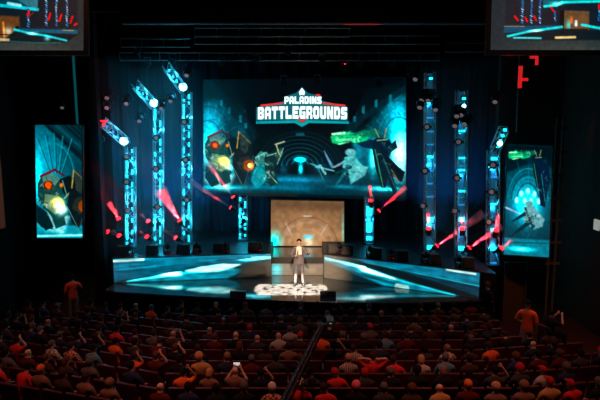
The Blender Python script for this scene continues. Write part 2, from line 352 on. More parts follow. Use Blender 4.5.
def rockman(c, ox, oy, s=1.0):
    # heap of faceted boulders with glowing orange cores and a tall pointed slab (plain stand-in artwork)
    q = lambda pts: [(ox+(x-204)*s, oy+(y-132)*s) for x, y in pts]
    c.poly(q([(204, 176), (220, 170), (236, 178), (230, 196), (212, 192), (204, 186)]), (190, 240, 240), .7, soft=4)
    c.poly(q([(205, 146), (209, 138), (219, 136), (227, 141), (230, 152), (226, 164), (233, 176), (226, 184), (218, 178), (210, 168), (205, 158)]), (32, 74, 70), 1)
    c.poly(q([(209, 138), (219, 136), (227, 141), (222, 148), (211, 147)]), (92, 140, 132), .9); c.poly(q([(212, 156), (226, 158), (232, 168), (222, 176), (211, 168)]), (120, 150, 120), .9)
    c.seg(*q([(208, 139), (222, 132.5)]), 2.4*s, (120, 30, 44), .9); c.seg(*q([(222, 133), (230, 138)]), 2*s, (90, 30, 40), .9)
    c.poly(q([(206, 168), (214, 174), (220, 188), (212, 192), (205, 182)]), (14, 48, 54), 1); c.poly(q([(218, 178), (230, 176), (232, 186), (222, 190)]), (28, 70, 70), 1)
    c.poly(q([(226, 142), (236, 138), (242, 146), (240, 158), (230, 156)]), (12, 26, 30), 1)
    c.seg(*q([(229, 143), (233, 157)]), 1*s, (130, 170, 160), .8); c.seg(*q([(238, 152), (231, 160)]), 1.2*s, (180, 190, 150), .8)
    c.ell(*q([(215, 147.5)])[0], 5*s, 4.6*s, (70, 24, 12)); c.ell(*q([(215.5, 147.5)])[0], 3*s, 2.8*s, (225, 110, 60), soft=1.5); c.glow(*q([(215.5, 147.5)])[0], 3.5*s, 3.5*s, (160, 90, 40), .7)
    c.ell(*q([(228, 147.5)])[0], 1.6*s, 2*s, (230, 130, 70), soft=1)
    c.glow(*q([(225, 164)])[0], 5*s, 3.6*s, (255, 190, 70), 1.1); c.glow(*q([(230, 171)])[0], 4*s, 2.6*s, (220, 220, 200), .8)
    c.poly(q([(240, 133), (246, 135), (252, 145), (256, 160), (252, 176), (244, 190), (238, 184), (233, 168), (236, 150)]), (16, 30, 34), 1)
    c.poly(q([(240, 133), (246, 135), (251, 144), (247, 156), (242, 152)]), (52, 66, 60), .9); c.seg(*q([(240, 133), (238, 150)]), 1.2*s, (190, 170, 100), .9); c.seg(*q([(240, 133), (252, 145)]), 1*s, (120, 120, 90), .9)
    c.seg(*q([(233, 168), (244, 190)]), .8*s, (110, 160, 150), .8); c.seg(*q([(255, 158), (245, 189)]), .8*s, (70, 120, 120), .8)
    c.poly(q([(241, 160), (250, 158), (253, 168), (246, 176), (238, 170)]), (40, 48, 46), 1)
    c.ell(*q([(249.5, 168)])[0], 5.4*s, 6*s, (120, 66, 36)); c.ell(*q([(250, 168)])[0], 3.6*s, 4.2*s, (30, 24, 22)); c.ell(*q([(250.5, 168)])[0], 2.4*s, 2.8*s, (250, 170, 100), soft=1.5); c.glow(*q([(251, 168.5)])[0], 3.4*s, 3.4*s, (255, 190, 120), 1)
rockman(c, 204, 132)
c.shards(216, 158, 11, 18, 60, [(20, 60, 60), (150, 190, 170), (12, 34, 40), (90, 130, 120), (220, 240, 225), (60, 80, 50)], 5, 2.6, .75)
c.shards(245, 158, 7, 22, 36, [(10, 18, 22), (34, 46, 46), (20, 60, 66), (90, 100, 84)], 6, 2.8, .6)
c.ell(215.3, 147.5, 4.4, 4, (110, 40, 20), .8, soft=1); c.ell(215.5, 147.5, 2.4, 2.4, (250, 130, 70), 1, soft=1.5); c.glow(225, 164, 4.5, 3.2, (255, 190, 80), .9); c.ell(250.5, 168, 4.6, 5.4, (140, 76, 40), .9); c.ell(250.5, 168, 3, 3.6, (40, 26, 20)); c.ell(250.8, 168, 1.8, 2.2, (255, 190, 120), soft=1.2); c.glow(252, 168.5, 3, 3, (255, 200, 140), 1)
# low cluster of pale boulders
for pts, k in (([(256, 160), (262, 153), (270, 155), (268, 166), (258, 168)], (70, 130, 125)), ([(266, 158), (274, 153), (279, 160), (276, 172), (266, 172)], (24, 52, 54)), ([(256, 170), (266, 166), (268, 184), (258, 192), (252, 184)], (36, 150, 160)), ([(266, 172), (276, 172), (280, 186), (272, 190)], (30, 58, 56)), ([(276, 154), (283, 148), (285, 156), (280, 166)], (44, 74, 66))): c.poly(pts, k)
for p, q2 in (((257, 160), (268, 154)), ((268, 158), (278, 155)), ((279, 166), (285, 150)), ((268, 174), (279, 186))): c.seg(p, q2, .9, (160, 215, 200), .8)
c.seg((277, 146), (286, 143), 1.4, (200, 205, 175), .9); c.seg((278, 146), (281, 156), 1.4, (180, 190, 150), .9)
c.shards(266, 171, 11, 16, 60, [(20, 52, 56), (140, 200, 190), (40, 100, 100), (14, 34, 38), (200, 235, 220)], 7, 2.4, .75); c.shards(279, 156, 5, 8, 16, [(20, 52, 56), (160, 200, 180), (14, 34, 38)], 8, 1.8, .8)
# pale streaming ribbons in the middle right
c.seg((318, 168), (336, 172), 2.6, (120, 190, 196), .9, w2=1); c.seg((312, 165), (322, 168), 1, (130, 180, 185), .8); c.seg((320, 170), (326, 183), 1.6, (70, 130, 140), .9, w2=.6); c.seg((322, 167), (327, 175), 2.6, (150, 205, 205), .8)
c.seg((336, 168), (351, 160), 1.8, (150, 180, 200), .9, w2=3); c.seg((326, 152), (334, 168), 1.2, (130, 170, 200), .8, w2=3)
c.ell(352, 153, 5.5, 3.6, (140, 205, 205), .9, soft=1.5); c.poly([(346, 158), (356, 155), (362, 164), (368, 168), (358, 178), (352, 186), (350, 174), (344, 168)], (110, 190, 190), .95, soft=1.5)
c.seg((350, 168), (336, 189), 4.5, (40, 110, 118), 1, w2=1); c.seg((338, 174), (352, 168), 3, (22, 70, 78), 1, w2=3); c.poly([(356, 166), (370, 167), (366, 176), (354, 184)], (130, 200, 200), .8, soft=1.5)
c.shards(354, 168, 9, 14, 50, [(180, 230, 225), (60, 120, 124), (20, 60, 68), (120, 180, 180)], 9, 2.6, .6); c.shards(328, 172, 9, 6, 16, [(150, 210, 215), (20, 60, 70)], 10, 2, .6)
# green plume and tall dark spire at the right
def spire(c, ox, oy, s=1.0):
    q = lambda pts: [(ox+(x-332)*s, oy+(y-128)*s) for x, y in pts]
    c.poly(q([(332, 138), (336, 134), (345, 132), (356, 134), (366, 131), (372, 134), (368, 142), (358, 144), (350, 142), (342, 146), (334, 144)]), (60, 190, 130), .95, soft=1.2)
    c.poly(q([(350, 136), (362, 132), (376, 130), (382, 134), (372, 138)]), (10, 110, 90), .9, soft=1.5)
    c.seg(*q([(334, 135), (346, 134)]), 2*s, (225, 255, 235), .8, soft=1); c.seg(*q([(338, 141), (356, 140)]), 2*s, (170, 240, 200), .7, soft=1); c.seg(*q([(340, 145), (350, 143)]), 1.2*s, (200, 255, 210), .7)
    c.poly(q([(358, 144), (372, 140), (380, 144), (376, 150), (364, 148)]), (12, 46, 70), 1)
    c.poly(q([(372, 142), (378, 138), (390, 140), (394, 148), (388, 160), (392, 172), (396, 186), (400, 197), (394, 194), (388, 178), (386, 188), (382, 188), (376, 166)]), (12, 36, 52), 1)
    c.poly(q([(386, 154), (398, 166), (405, 172), (402, 182), (394, 176), (388, 166)]), (14, 30, 40), 1); c.poly(q([(390, 146), (396, 140), (398, 148), (392, 152)]), (20, 50, 66), 1)
    c.seg(*q([(376, 130), (380, 138)]), 1.4*s, (140, 140, 110), .9); c.seg(*q([(387, 129), (385, 138)]), 1.4*s, (140, 140, 110), .9); c.seg(*q([(376, 150), (384, 188)]), 1*s, (80, 170, 120), .8); c.seg(*q([(384, 158), (398, 194)]), .9*s, (70, 130, 130), .8); c.seg(*q([(378, 141), (388, 140)]), 1.2*s, (150, 190, 150), .8); c.seg(*q([(392, 170), (398, 180)]), 1.6*s, (130, 120, 90), .8)
spire(c, 332, 128)
c.shards(352, 138, 18, 6, 40, [(60, 200, 130), (210, 255, 225), (14, 90, 76), (120, 220, 170)], 11, 2.2, .7); c.shards(385, 150, 7, 12, 36, [(10, 30, 46), (30, 66, 90), (120, 170, 140), (8, 20, 28)], 12, 2.2, .7); c.shards(388, 178, 7, 16, 36, [(10, 30, 40), (24, 70, 76), (110, 150, 120), (8, 20, 28)], 13, 2.4, .6); c.shards(398, 172, 6, 8, 12, [(8, 20, 28), (16, 36, 48)], 14, 2.6, .7)
c.noise(.16, 2, 11, 1)
MM = screen_mat('main_led', 1.0, .01, .5)
c.build('screen_picture', loc_corners(ms, cs), MM, ms)
o = obj('screen_frame', slab_behind(cs, .25, .03), BLACK, ms); o.location = -ms.location
# title lettering as shapes on the screen
ux = (cs[1]-cs[0]).normalized(); uz = Vector((0, 0, 1)); nn = ux.cross(uz).normalized(); nn = nn if nn.y < 0 else -nn
def on_screen(px, py, off=.012):
    # intersection of the sight line with the screen plane
    r = ray(px, py); o0 = Vector((0, 0, CZ)); t_ = (cs[0]-o0).dot(nn)/r.dot(nn); return o0+r*t_+nn*off
WHITE = mat('lettering_white', (.8, .85, .85), .5, emit=(.82, 1, 1), es=1.35)
TEAL = mat('lettering_teal', (.02, .3, .35), .5, emit=(.0, .42, .48), es=.8)
DTEAL = mat('banner_teal', (.02, .1, .12), .5, emit=(.005, .13, .16), es=.9)
RED = mat('banner_red', (.5, .03, .02), .5, emit=(.85, .03, .02), es=1.0)
GL = { # strokes of a heavy block alphabet in a unit box (x0, y0, x1, y1) or outlines
 'A': [[(0, 0), (0, .8), (.2, 1), (.8, 1), (1, .8), (1, 0), (.66, 0), (.66, .26), (.34, .26), (.34, 0)]],
 'B': [[(0, 0), (0, 1), (.8, 1), (1, .86), (1, .62), (.88, .52), (1, .4), (1, .14), (.8, 0)]],
 'T': [[(0, 1), (1, 1), (1, .7), (.67, .7), (.67, 0), (.33, 0), (.33, .7), (0, .7)]],
 'L': [[(0, 1), (.36, 1), (.36, .3), (1, .3), (1, 0), (0, 0)]],
 'E': [[(0, 0), (0, 1), (1, 1), (1, .72), (.36, .72), (.36, .63), (.85, .63), (.85, .38), (.36, .38), (.36, .28), (1, .28), (1, 0)]],
 'G': [[(.2, 0), (0, .18), (0, .82), (.2, 1), (1, 1), (1, .72), (.36, .72), (.36, .28), (.66, .28), (.66, .36), (.5, .36), (.5, .58), (1, .58), (1, 0)]],
 'R': [[(0, 0), (0, 1), (.82, 1), (1, .84), (1, .55), (.84, .42), (1, .3), (1, 0), (.66, 0), (.66, .3), (.34, .3), (.34, 0)]],
 'O': [[(.2, 0), (0, .18), (0, .82), (.2, 1), (.8, 1), (1, .82), (1, .18), (.8, 0)]],
 'U': [[(0, 1), (.35, 1), (.35, .28), (.65, .28), (.65, 1), (1, 1), (1, .16), (.82, 0), (.18, 0), (0, .16)]],
 'N': [[(0, 0), (0, 1), (.36, 1), (.66, .5), (.66, 1), (1, 1), (1, 0), (.64, 0), (.34, .5), (.34, 0)]],
 'D': [[(0, 0), (0, 1), (.78, 1), (1, .78), (1, .22), (.78, 0)]],
 'S': [[(.16, 1), (1, 1), (1, .72), (.36, .72), (.36, .63), (.85, .63), (1, .5), (1, .14), (.84, 0), (0, 0), (0, .28), (.64, .28), (.64, .37), (.15, .37), (0, .5), (0, .86)]],
 'P': [[(0, 0), (0, 1), (.82, 1), (1, .84), (1, .44), (.82, .28), (.34, .28), (.34, 0)]],
 'I': [[(0, 0), (0, 1), (1, 1), (1, 0)]]}
HO = {'A': [(.34, .48, .66, .72)], 'B': [(.34, .6, .64, .74), (.34, .27, .64, .41)], 'R': [(.34, .55, .64, .73)], 'O': [(.35, .28, .65, .72)], 'D': [(.35, .28, .65, .72)], 'P': [(.34, .54, .64, .73)]}
def letters(txt, x0, x1, ytop, ybot, m, name, off, gap, arch=0, hole_m=None):
    ws = [(.42 if ch == 'I' else 1.0) for ch in txt]; tot = sum(ws)+gap*(len(txt)-1); k = (x1-x0)/tot; x = x0
    bm = NB(); holes = []; mid = (x0+x1)/2
    def pt(u, v, w_, o):
        X = x+u*w_*k; bend = arch*((X-mid)/(x1-x0)*2)**2
        return on_screen(X, ybot+(ytop-ybot)*v+bend*(.5+.5*v), o)-ms.location
    for ch, w_ in zip(txt, ws):
        for g in GL[ch]:
            f = bm.faces.new([bm.verts.new(pt(u, v, w_, off)) for u, v in g])
        for h in HO.get(ch, []): holes.append([bm.verts.new(pt(u, v, w_, off+.012)) for u, v in ((h[0], h[1]), (h[2], h[1]), (h[2], h[3]), (h[0], h[3]))])
        x += (w_+gap)*k
    bm.normal_update(); bmesh.ops.triangulate(bm, faces=bm.faces, ngon_method='EAR_CLIP')
    for h in holes: bm.faces.new(h).material_index = 1
    ob = obj(name, bm, m, banner); ob.data.materials.append(hole_m); return ob
banner = ms
def flat(name, pts, m, off):
    bm = NB(); bm_quad(bm, [on_screen(x, y, off)-ms.location for x, y in pts]); return obj(name, bm, m, banner)
banner = flat('title_banner', [(256, 107.5), (275, 103), (286, 101), (286, 96), (296, 93), (302, 87), (308, 93), (320, 96), (322, 101), (332, 103), (348, 107.5), (348, 121), (308, 119.5), (302, 122), (296, 119.5), (256, 121)], DTEAL, .006)
o = letters('BATTLEGROUNDS', 258, 347, 106.2, 118.8, WHITE, 'title_lettering', .02, .16, 1.1, DTEAL); o['label'] = 'large white BATTLEGROUNDS lettering'
o = letters('PALADINS', 284.5, 321.5, 96.4, 103.8, WHITE, 'title_lettering', .02, .16, .3, DTEAL); o['label'] = 'small white PALADINS lettering above the large word'
flat('banner_stripe', [(261, 104.6), (283, 102.4), (283, 104.2), (260, 106.4)], RED, .014); flat('banner_stripe', [(323, 102.4), (345, 104.6), (346, 106.4), (323, 104.2)], RED, .014)
flat('banner_stripe', [(316, 94), (320.5, 94.4), (320.5, 96), (316, 95.6)], RED, .03)
flat('banner_emblem', [(302, 87.8), (305, 92), (304.2, 95.4), (302, 94.6), (299.8, 95.4), (299, 92)], WHITE, .014)
flat('banner_underline', [(256, 121.5), (297, 120), (302, 123), (307, 120), (349, 121.5), (349, 123.8), (309, 123), (302, 127), (295, 123), (256, 123.8)], TEAL, .014)
flat('banner_chevron', [(298.5, 118.5), (302, 120.5), (305.5, 118.5), (306.5, 119.5), (302, 122.6), (297.5, 119.5)], RED, .024)
# ------------------------------------------------------------------ SIDE SCREENS
def side_screen(cs, c, label):
    t = thing('side_screen', ((cs[0].x+cs[1].x)/2, (cs[0].y+cs[1].y)/2, cs[2].z), label, 'screen')
    c.build('screen_picture', loc_corners(t, cs), MM, t)
    o = obj('screen_frame', slab_behind(cs, .18, .03), BLACK, t); o.location = -t.location; return t
c = Canvas(35, 124, 82, 239, .5, (8, 66, 78))
c.glow(42, 170, 22, 46, (10, 96, 108), 1)
c.poly([(44, 124), (82, 160), (82, 124)], (10, 34, 42), 1, soft=1); c.poly([(52, 124), (82, 150), (82, 143), (60, 124)], (24, 72, 84), 1, soft=1)
for k in range(6): c.seg((50+k*6, 124), (82, 152-k*5), .7, (44, 120, 132), .5)
for k in range(5): c.seg((49+k*3, 172), (36+k*9, 132+abs(k-2)*3), 1.2, (100, 190, 200), .5); c.seg((50+k*3, 172), (38+k*9, 132+abs(k-2)*3), .7, (4, 40, 50), .8)
c.ring(52, 176, 22, 34, 1.4, (60, 150, 160), .7, True); c.glow(37, 178, 4, 22, (120, 220, 225), .8)
c.poly([(35, 226), (82, 226), (82, 239), (35, 239)], (20, 150, 165), 1, soft=2); c.seg((36, 237), (82, 236), 2.2, (190, 255, 255), .9, soft=1.5)
rockman(c, 35.5, 168, 1.06)
c.shards(48, 196, 11, 20, 50, [(20, 60, 60), (150, 190, 170), (12, 34, 40), (110, 110, 90), (230, 245, 235)], 5, 2.8, .7); c.shards(77, 196, 6, 22, 26, [(10, 18, 22), (54, 56, 46), (20, 60, 66)], 6, 2.8, .6); c.glow(57, 203, 5, 4, (255, 190, 90), 1); c.ell(47.5, 184.5, 3, 3, (240, 110, 60), 1, soft=1.5); c.glow(60, 211, 5, 5, (220, 240, 230), .8); c.ell(82, 206, 3.6, 5.5, (150, 80, 40), 1, soft=1)
c.poly([(35, 204), (44, 212), (52, 230), (40, 228), (35, 222)], (8, 40, 48), 1, soft=1); c.noise(.12, 2, 2)
side_screen([P(35, 125, 20.3), P(81.5, 125, 20.3), P(82.5, 238, 20.3), P(37, 238, 20.3)], c, 'tall narrow screen left of the stage with dark boulder artwork and orange glow')
c = Canvas(503, 143, 552, 258, .5, (6, 60, 72))
c.poly([(503, 143), (552, 143), (552, 165), (540, 158), (503, 172)], (6, 20, 28), .9, soft=3); c.glow(526, 200, 20, 26, (0, 120, 135), 1); c.glow(527, 206, 11, 14, (120, 220, 225), .9)
for r in (12, 18, 24): c.ring(527, 200, r, r*1.5, 1.1, (10, 70, 82), .8, True); c.ring(527, 200, r-2, r*1.5-3, .7, (110, 200, 210), .5, True)
for k in range(7): c.seg((527, 196), (527+28*math.cos(PI*k/6), 196-44*math.sin(PI*k/6)), .6, (90, 180, 190), .35)
for x, y in ((515, 200), (520, 193), (527, 190), (534, 193), (539, 200), (524, 200), (531, 200)): c.ell(x, y, 2.2, 3.4, (200, 255, 255), .9, soft=1.2)
spire(c, 503.5, 147, .66)
c.poly([(536, 160), (548, 160), (550, 176), (546, 206), (541, 204), (538, 184)], (10, 36, 62), 1); c.seg((541, 172), (546, 200), 1, (60, 140, 130), .8)
c.seg((503, 208), (522, 215), 2.4, (180, 190, 215), .9, w2=1.4, soft=1); c.ell(529, 203, 4.6, 3, (120, 170, 175), 1, soft=1); c.poly([(522, 206), (534, 205), (546, 218), (544, 226), (534, 230), (524, 222)], (120, 165, 170), 1, soft=1.2)
c.seg((530, 222), (508, 240), 5, (16, 56, 66), 1, w2=2); c.seg((524, 214), (512, 222), 4, (20, 60, 70), 1, w2=2); c.seg((534, 226), (528, 238), 4, (40, 90, 98), 1, w2=1.5); c.seg((525, 208), (533, 226), 2, (28, 62, 70), .9)
c.shards(532, 214, 9, 12, 40, [(180, 225, 225), (60, 110, 116), (20, 60, 68), (14, 40, 50)], 9, 2.6, .7); c.shards(543, 180, 5, 22, 30, [(10, 30, 60), (30, 66, 110), (110, 160, 140), (8, 20, 34)], 12, 2.2, .7); c.shards(517, 152, 12, 4, 24, [(60, 200, 130), (210, 255, 225), (14, 90, 76)], 11, 2, .7)
c.poly([(503, 240), (552, 240), (552, 258), (503, 258)], (14, 130, 145), .95, soft=2); c.glow(522, 251, 12, 2.2, (180, 255, 255), 1); c.seg((503, 245), (552, 243), .8, (8, 50, 60), .8); c.noise(.12, 2, 8)
side_screen([P(508, 144, 18.9), P(552.5, 146, 18.6), P(549, 257.5, 18.6), P(503.5, 254.5, 18.9)], c, 'tall narrow screen right of the stage with teal arch and pale ribbon artwork')
# scaffold that carries the right screen
def pole_frame():
    t = thing('screen_scaffold', (P(557, 200, 19).x, 19.1, -1.1), 'brown timber ladder frame beside the right side screen', 'scaffold')
    m = mat('raw_timber', (.16, .085, .045), .7, scale=8); top = P(557, 118, 19).z; b = t.location
    for dx in (-.11, .11):
        bm = NB(); bm_box(bm, (dx, 0, (top+1.1)/2), (.06, .05, top+1.1)); obj('upright', bm, m, t)
    for py in (128, 152, 175, 199, 221, 243, 264):
        bm = NB(); bm_box(bm, (.02, -.04, P(557, py, 19).z+1.1), (.5, .03, .09)); obj('rung', bm, m, t)
pole_frame()
bm = NB(); a = P(505, 262, 19.3); b_ = P(526, 262, 19.3); bm_box(bm, ((a.x+b_.x)/2, 19.3, (a.z-1.1)/2), (b_.x-a.x, .06, a.z+1.1), )
bm_box(bm, (a.x, 19.25, (a.z-1.1)/2), (.06, .1, a.z+1.12)); bm_box(bm, (b_.x, 19.25, (a.z-1.1)/2), (.06, .1, a.z+1.12))
tag(obj('timber_panel', bm, mat('brown_timber', (.09, .05, .03), .7)), 'dim brown framed panel standing under the right side screen', 'panel')
# ------------------------------------------------------------------ OVERHEAD LIVE-FEED SCREENS
def feed(cs, c, label):
    t = thing('projection_screen', ((cs[0].x+cs[1].x)/2, cs[0].y, cs[2].z), label, 'screen')
    c.build('screen_picture', loc_corners(t, cs), screen_mat('projected_feed', 1.0, .05, .8), t)
    o = obj('screen_frame', slab_behind(cs, .08, .13), BLACK, t); o.location = -t.location
def streak(c, pts, w, col, a=1):
    for p, q2 in zip(pts[:-1], pts[1:]): c.seg(p, q2, w, col, a, soft=1)
c = Canvas(-40, -25, 83, 50, .6, (44, 50, 52)); c.glow(20, 55, 60, 22, (26, 26, 20), 1)
c.poly([(-40, -25), (78, -25), (77, 28), (-40, 28)], (20, 30, 38), .85, soft=3)
c.poly([(-30, -25), (34, -25), (38, 10), (-30, 3)], (10, 70, 84), 1, soft=1); streak(c, [(-30, 2), (10, 6), (37, 9)], 3.2, (60, 190, 205)); c.poly([(18, 0), (38, -3), (37, 9), (28, 6)], (110, 150, 160), .6); c.seg((8, 3), (20, 5), 3, (200, 250, 250), .8, soft=1.5)
c.poly([(-6, 15), (19, 16), (20, 38), (-6, 38)], (104, 72, 48), 1, soft=2); c.seg((3, 22), (4, 36), 2, (220, 150, 90), .9, soft=1); c.glow(8, 31, 4, 4, (110, 140, 140), .9)
for x, y0 in ((28, 10), (46, -20), (56, -20), (66.5, -20)):
    rr = random.Random(x)
    c.seg((x, y0), (x, 28), 3.2, (30, 40, 60), .9)
    for k in range(int((28-y0)/2.2)):
        y = y0+k*2.2; c.seg((x-1.2*rr.random(), y), (x+1.3*rr.random(), y+1), .9, rr.choice([(210, 230, 240), (90, 140, 190), (60, 170, 200), (180, 200, 210)]), .9)
for x, y, l in ((28, 13, 2.5), (49, 17, 4), (60, 18, 4), (71, 20, 4), (75, 24, 1)): c.seg((x-1, y+l*.6), (x+1, y-l), 1.8, (230, 50, 40), 1, soft=1)
c.seg((28, 17), (33, 12), .8, (200, 60, 50), .8)
c.poly([(14, 28), (77, 29.5), (77, 33), (50, 32.5), (14, 31)], (16, 92, 116), 1, soft=1); c.seg((62, 29.6), (73, 29.9), 1, (190, 160, 110), .8)
c.poly([(14, 31), (77, 34), (66, 42), (0, 42)], (14, 28, 34), .9, soft=1); streak(c, [(14, 29), (30, 33), (45, 35), (66, 40)], 2, (70, 200, 205)); c.glow(32, 33, 5, 1.6, (160, 160, 150), 1); c.glow(47, 38, 3, 2.5, (110, 150, 150), 1)
streak(c, [(10, 41), (40, 42.5), (60, 42)], 1.2, (50, 110, 110), .8); c.seg((-10, 39), (8, 39.5), 3, (210, 190, 150), .9, soft=1.5); c.seg((-6, 34), (14, 34.5), 1, (10, 10, 10), .9); c.ell(17, 27, 2, 1.2, (8, 10, 10)); c.noise(.1, 2)
feed([P(-40, -25, 15), P(83.5, -25, 15), P(83.5, 50.5, 15), P(-40, 50, 15)], c, 'big hanging projection screen at upper left showing a live view of the stage')
c = Canvas(491, -25, 640, 50, .6, (38, 50, 55)); c.glow(570, 55, 60, 20, (30, 24, 16), 1)
c.poly([(505, -25), (640, -25), (640, 26), (505, 24)], (22, 34, 44), .8, soft=3)
c.poly([(540, -25), (640, -25), (640, 0), (580, 1), (543, 8)], (12, 90, 104), 1, soft=1); streak(c, [(544, 6), (556, 5), (562, 2), (600, 1)], 2.4, (90, 220, 220)); c.glow(556, 3, 6, 2, (130, 150, 140), 1)
c.poly([(564, 10), (589, 11), (589, 31), (563, 31)], (110, 84, 62), 1, soft=1.5); c.poly([(560, 10), (564, 10), (564, 34), (560, 34)], (14, 14, 16), .9)
c.glow(569, 25, 3, 5, (0, 120, 130), 1); c.seg((571.5, 17), (571.5, 24), 2, (230, 120, 80), 1, soft=1); c.seg((571.5, 24), (571.5, 35), 2, (110, 70, 60), .9, soft=1); c.seg((576, 21), (576, 25), 2.6, (220, 230, 225), 1, soft=1); c.poly([(563, 28.5), (588, 28.5), (588, 30.2), (563, 30.2)], (24, 20, 20), .9)
for x, y0, y1 in ((522, -20, 24), (531, -20, 24), (539.5, -20, 24), (555, 11, 23), (599, 6, 22), (609, -20, 24), (619, -20, 24)):
    rr = random.Random(x); c.seg((x, y0), (x, y1), 3, (26, 40, 70), .9)
    for k in range(int((y1-y0)/2.2)):
        y = y0+k*2.2; c.seg((x-1.2*rr.random(), y), (x+1.3*rr.random(), y+1), .9, rr.choice([(200, 225, 240), (90, 140, 200), (60, 150, 200)]), .9)
for x, y, dx in ((516, 18, -1.6), (526, 19, -1), (535, 18, -1), (552, 9, -1.4), (599, 6, 0)): c.seg((x+dx, y-2), (x-dx, y+2), 1.8, (225, 50, 45), 1, soft=1)
c.poly([(504, 26), (562, 25), (563, 30), (504, 33)], (18, 84, 108), 1, soft=1); c.poly([(504, 33), (563, 29), (580, 30), (640, 30), (640, 40), (520, 40)], (12, 30, 36), .85, soft=1.5)
streak(c, [(508, 36), (530, 31), (562, 26.5)], 2.2, (90, 215, 215)); c.glow(536, 30.5, 6, 1.3, (160, 150, 110), 1); streak(c, [(514, 37.5), (541, 38)], 1.8, (110, 200, 210)); streak(c, [(582, 24.5), (600, 28), (640, 36)], 2.4, (90, 215, 215)); c.seg((556, 37.5), (575, 37), 2.4, (225, 200, 150), 1, soft=1.2); c.seg((504, 26), (524, 26), .8, (180, 140, 100), .8)
c.noise(.1, 2)
feed([P(492.5, -25, 15), P(640, -25, 15), P(640, 50, 15), P(490.5, 50, 15)], c, 'big hanging projection screen at upper right showing a live view of the stage')
# ------------------------------------------------------------------ BACKDROP CURTAIN
bm = NB(); x0, x1 = P(112, 150, 25.4).x, P(500, 150, 25.4).x+.8; n = 420; top = 8.9; prev = None
for i in range(n+1):
    x = x0+(x1-x0)*i/n; y = 25.5+.09*math.sin(x*9+.6*math.sin(x*2))+.03*math.sin(x*23)
    cur = (bm.verts.new((x, y, PW)), bm.verts.new((x, y, top)))
    if prev: bm.faces.new((prev[0], cur[0], cur[1], prev[1]))
    prev = cur
ob = obj('backdrop_curtain', bm, mat('backdrop_velvet', (.05, .06, .085), .85, scale=30, spec=.1), None, True)
md = ob.modifiers.new('thick', 'SOLIDIFY'); md.thickness = .02
tag(ob, 'dark blue pleated curtain hanging across the back of the stage', 'curtain')
# ------------------------------------------------------------------ FIXTURES
LENS = mat('glass_lens', (.75, .6, .6), .15, emit=(.5, .32, .32), es=.18)  # unlit lens; faint emission stands in for light it reflects
CYAN = mat('cyan_led', (.1, .6, .7), .4, emit=(.01, .66, .9), es=2.6)
BLUEL = mat('blue_led', (.1, .3, .7), .4, emit=(.02, .28, .75), es=1.0)
CWHITE = mat('cyan_white_lamp', (.8, 1, 1), .3, emit=(.22, .85, 1), es=7)
REDL = mat('red_lamp', (.9, .1, .1), .3, emit=(1, .008, .014), es=5.0)
def make_mover(name='moving_head_light', lens=LENS):
    # compact moving head hanging off its clamp; lens looks along -Y
    t = bpy.data.objects.new(name, None); COL.objects.link(t); t.empty_display_size = .1
    bm = NB(); bm_box(bm, (0, .02, 0), (.2, .16, .09)); obj('base', bm, DARKM, t, bevel=.012)
    bm = NB(); bm_box(bm, (-.14, -.1, 0), (.03, .2, .08)); bm_box(bm, (.14, -.1, 0), (.03, .2, .08)); bm_box(bm, (0, -.05, 0), (.3, .03, .08)); obj('yoke', bm, DARKM, t)
    bm = NB(); bm_ball(bm, (0, -.2, 0), (.115, .15, .12), 14, 10); bm_tube(bm, (0, -.22, 0), (0, -.35, 0), .1, 16, .085); hd_ = obj('head', bm, BLACK, t, True)
    bm = NB(); bm_tube(bm, (0, -.345, 0), (0, -.357, 0), .068 if lens is LENS else .11, 16); obj('lens', bm, lens, hd_)
    return t
def aim(o, frm, to):
    o.location = frm; o.rotation_mode = 'QUATERNION'; o.rotation_quaternion = (Vector(to)-Vector(frm)).to_track_quat('-Y', 'Z')
mover0 = make_mover(); used = [False]
redm0 = make_mover('red_beam_light', REDL); usedr = [False]
def hang(o, top=11.22):
    # thin rod from the lamp up to the ceiling grid
    rot = o.rotation_quaternion.to_matrix() if o.rotation_mode == 'QUATERNION' else o.rotation_euler.to_matrix()
    M = Matrix.Translation(o.location) @ rot.to_4x4() @ Matrix.Diagonal((*o.scale, 1))
    bm = NB(); p = Vector(o.location)+Vector((0, 0, .03)); bm_tube(bm, p, (p.x, p.y, top), .012, 6)
    bmesh.ops.transform(bm, matrix=M.inverted(), verts=bm.verts); obj('hanging_rod', bm, BLACK, o)
def mover(px, py, d, label, to=None, red=False, s=1.0, group=None):
    f = used if not red else usedr; src = redm0 if red else mover0
    o = src if not f[0] else copy_tree(src); f[0] = True
    p = P(px, py, d); aim(o, p, to if to is not None else Vector((0, 0, CZ)))
    o.scale = (s, s, s)
    tag(o, label, 'stage light', group)
    if 'hung' in label or 'below the' in label or 'left of the' in label or 'tucked' in label:
        if not red: hang(o)
    return p
# ------------------------------------------------------------------ TRUSSES
def truss_parts(t, a, b, wd, m=ALU):
    # square lattice truss between local points a and b
    a, b = Vector(a), Vector(b); ax = (b-a).normalized(); L = (b-a).length
    side = ax.cross(Vector((0, 1, 0)));  side = side.normalized() if side.length > .1 else Vector((1, 0, 0)); up = ax.cross(side).normalized(); h = wd/2
    cor = [(side*i+up*j)*h for i, j in ((-1, -1), (1, -1), (1, 1), (-1, 1))]
    for c_ in cor:
        bm = NB(); bm_tube(bm, a+c_, b+c_, .024, 8); obj('chord', bm, m, t)
    bm = NB(); n = max(1, round(L/(wd*1.15))); st_ = L/n
    for k in range(n):
        for f in range(4):
            p, q2 = cor[f], cor[(f+1) % 4]
            if k % 2: p, q2 = q2, p
            bm_tube(bm, a+p+ax*st_*k, a+q2+ax*st_*(k+1), .012, 6)
    for k in range(0, n+1, 3):
        for f in range(4): bm_tube(bm, a+cor[f]+ax*st_*k, a+cor[(f+1) % 4]+ax*st_*k, .014, 6)
    obj('lacing', bm, m, t)
    return ax, side, up
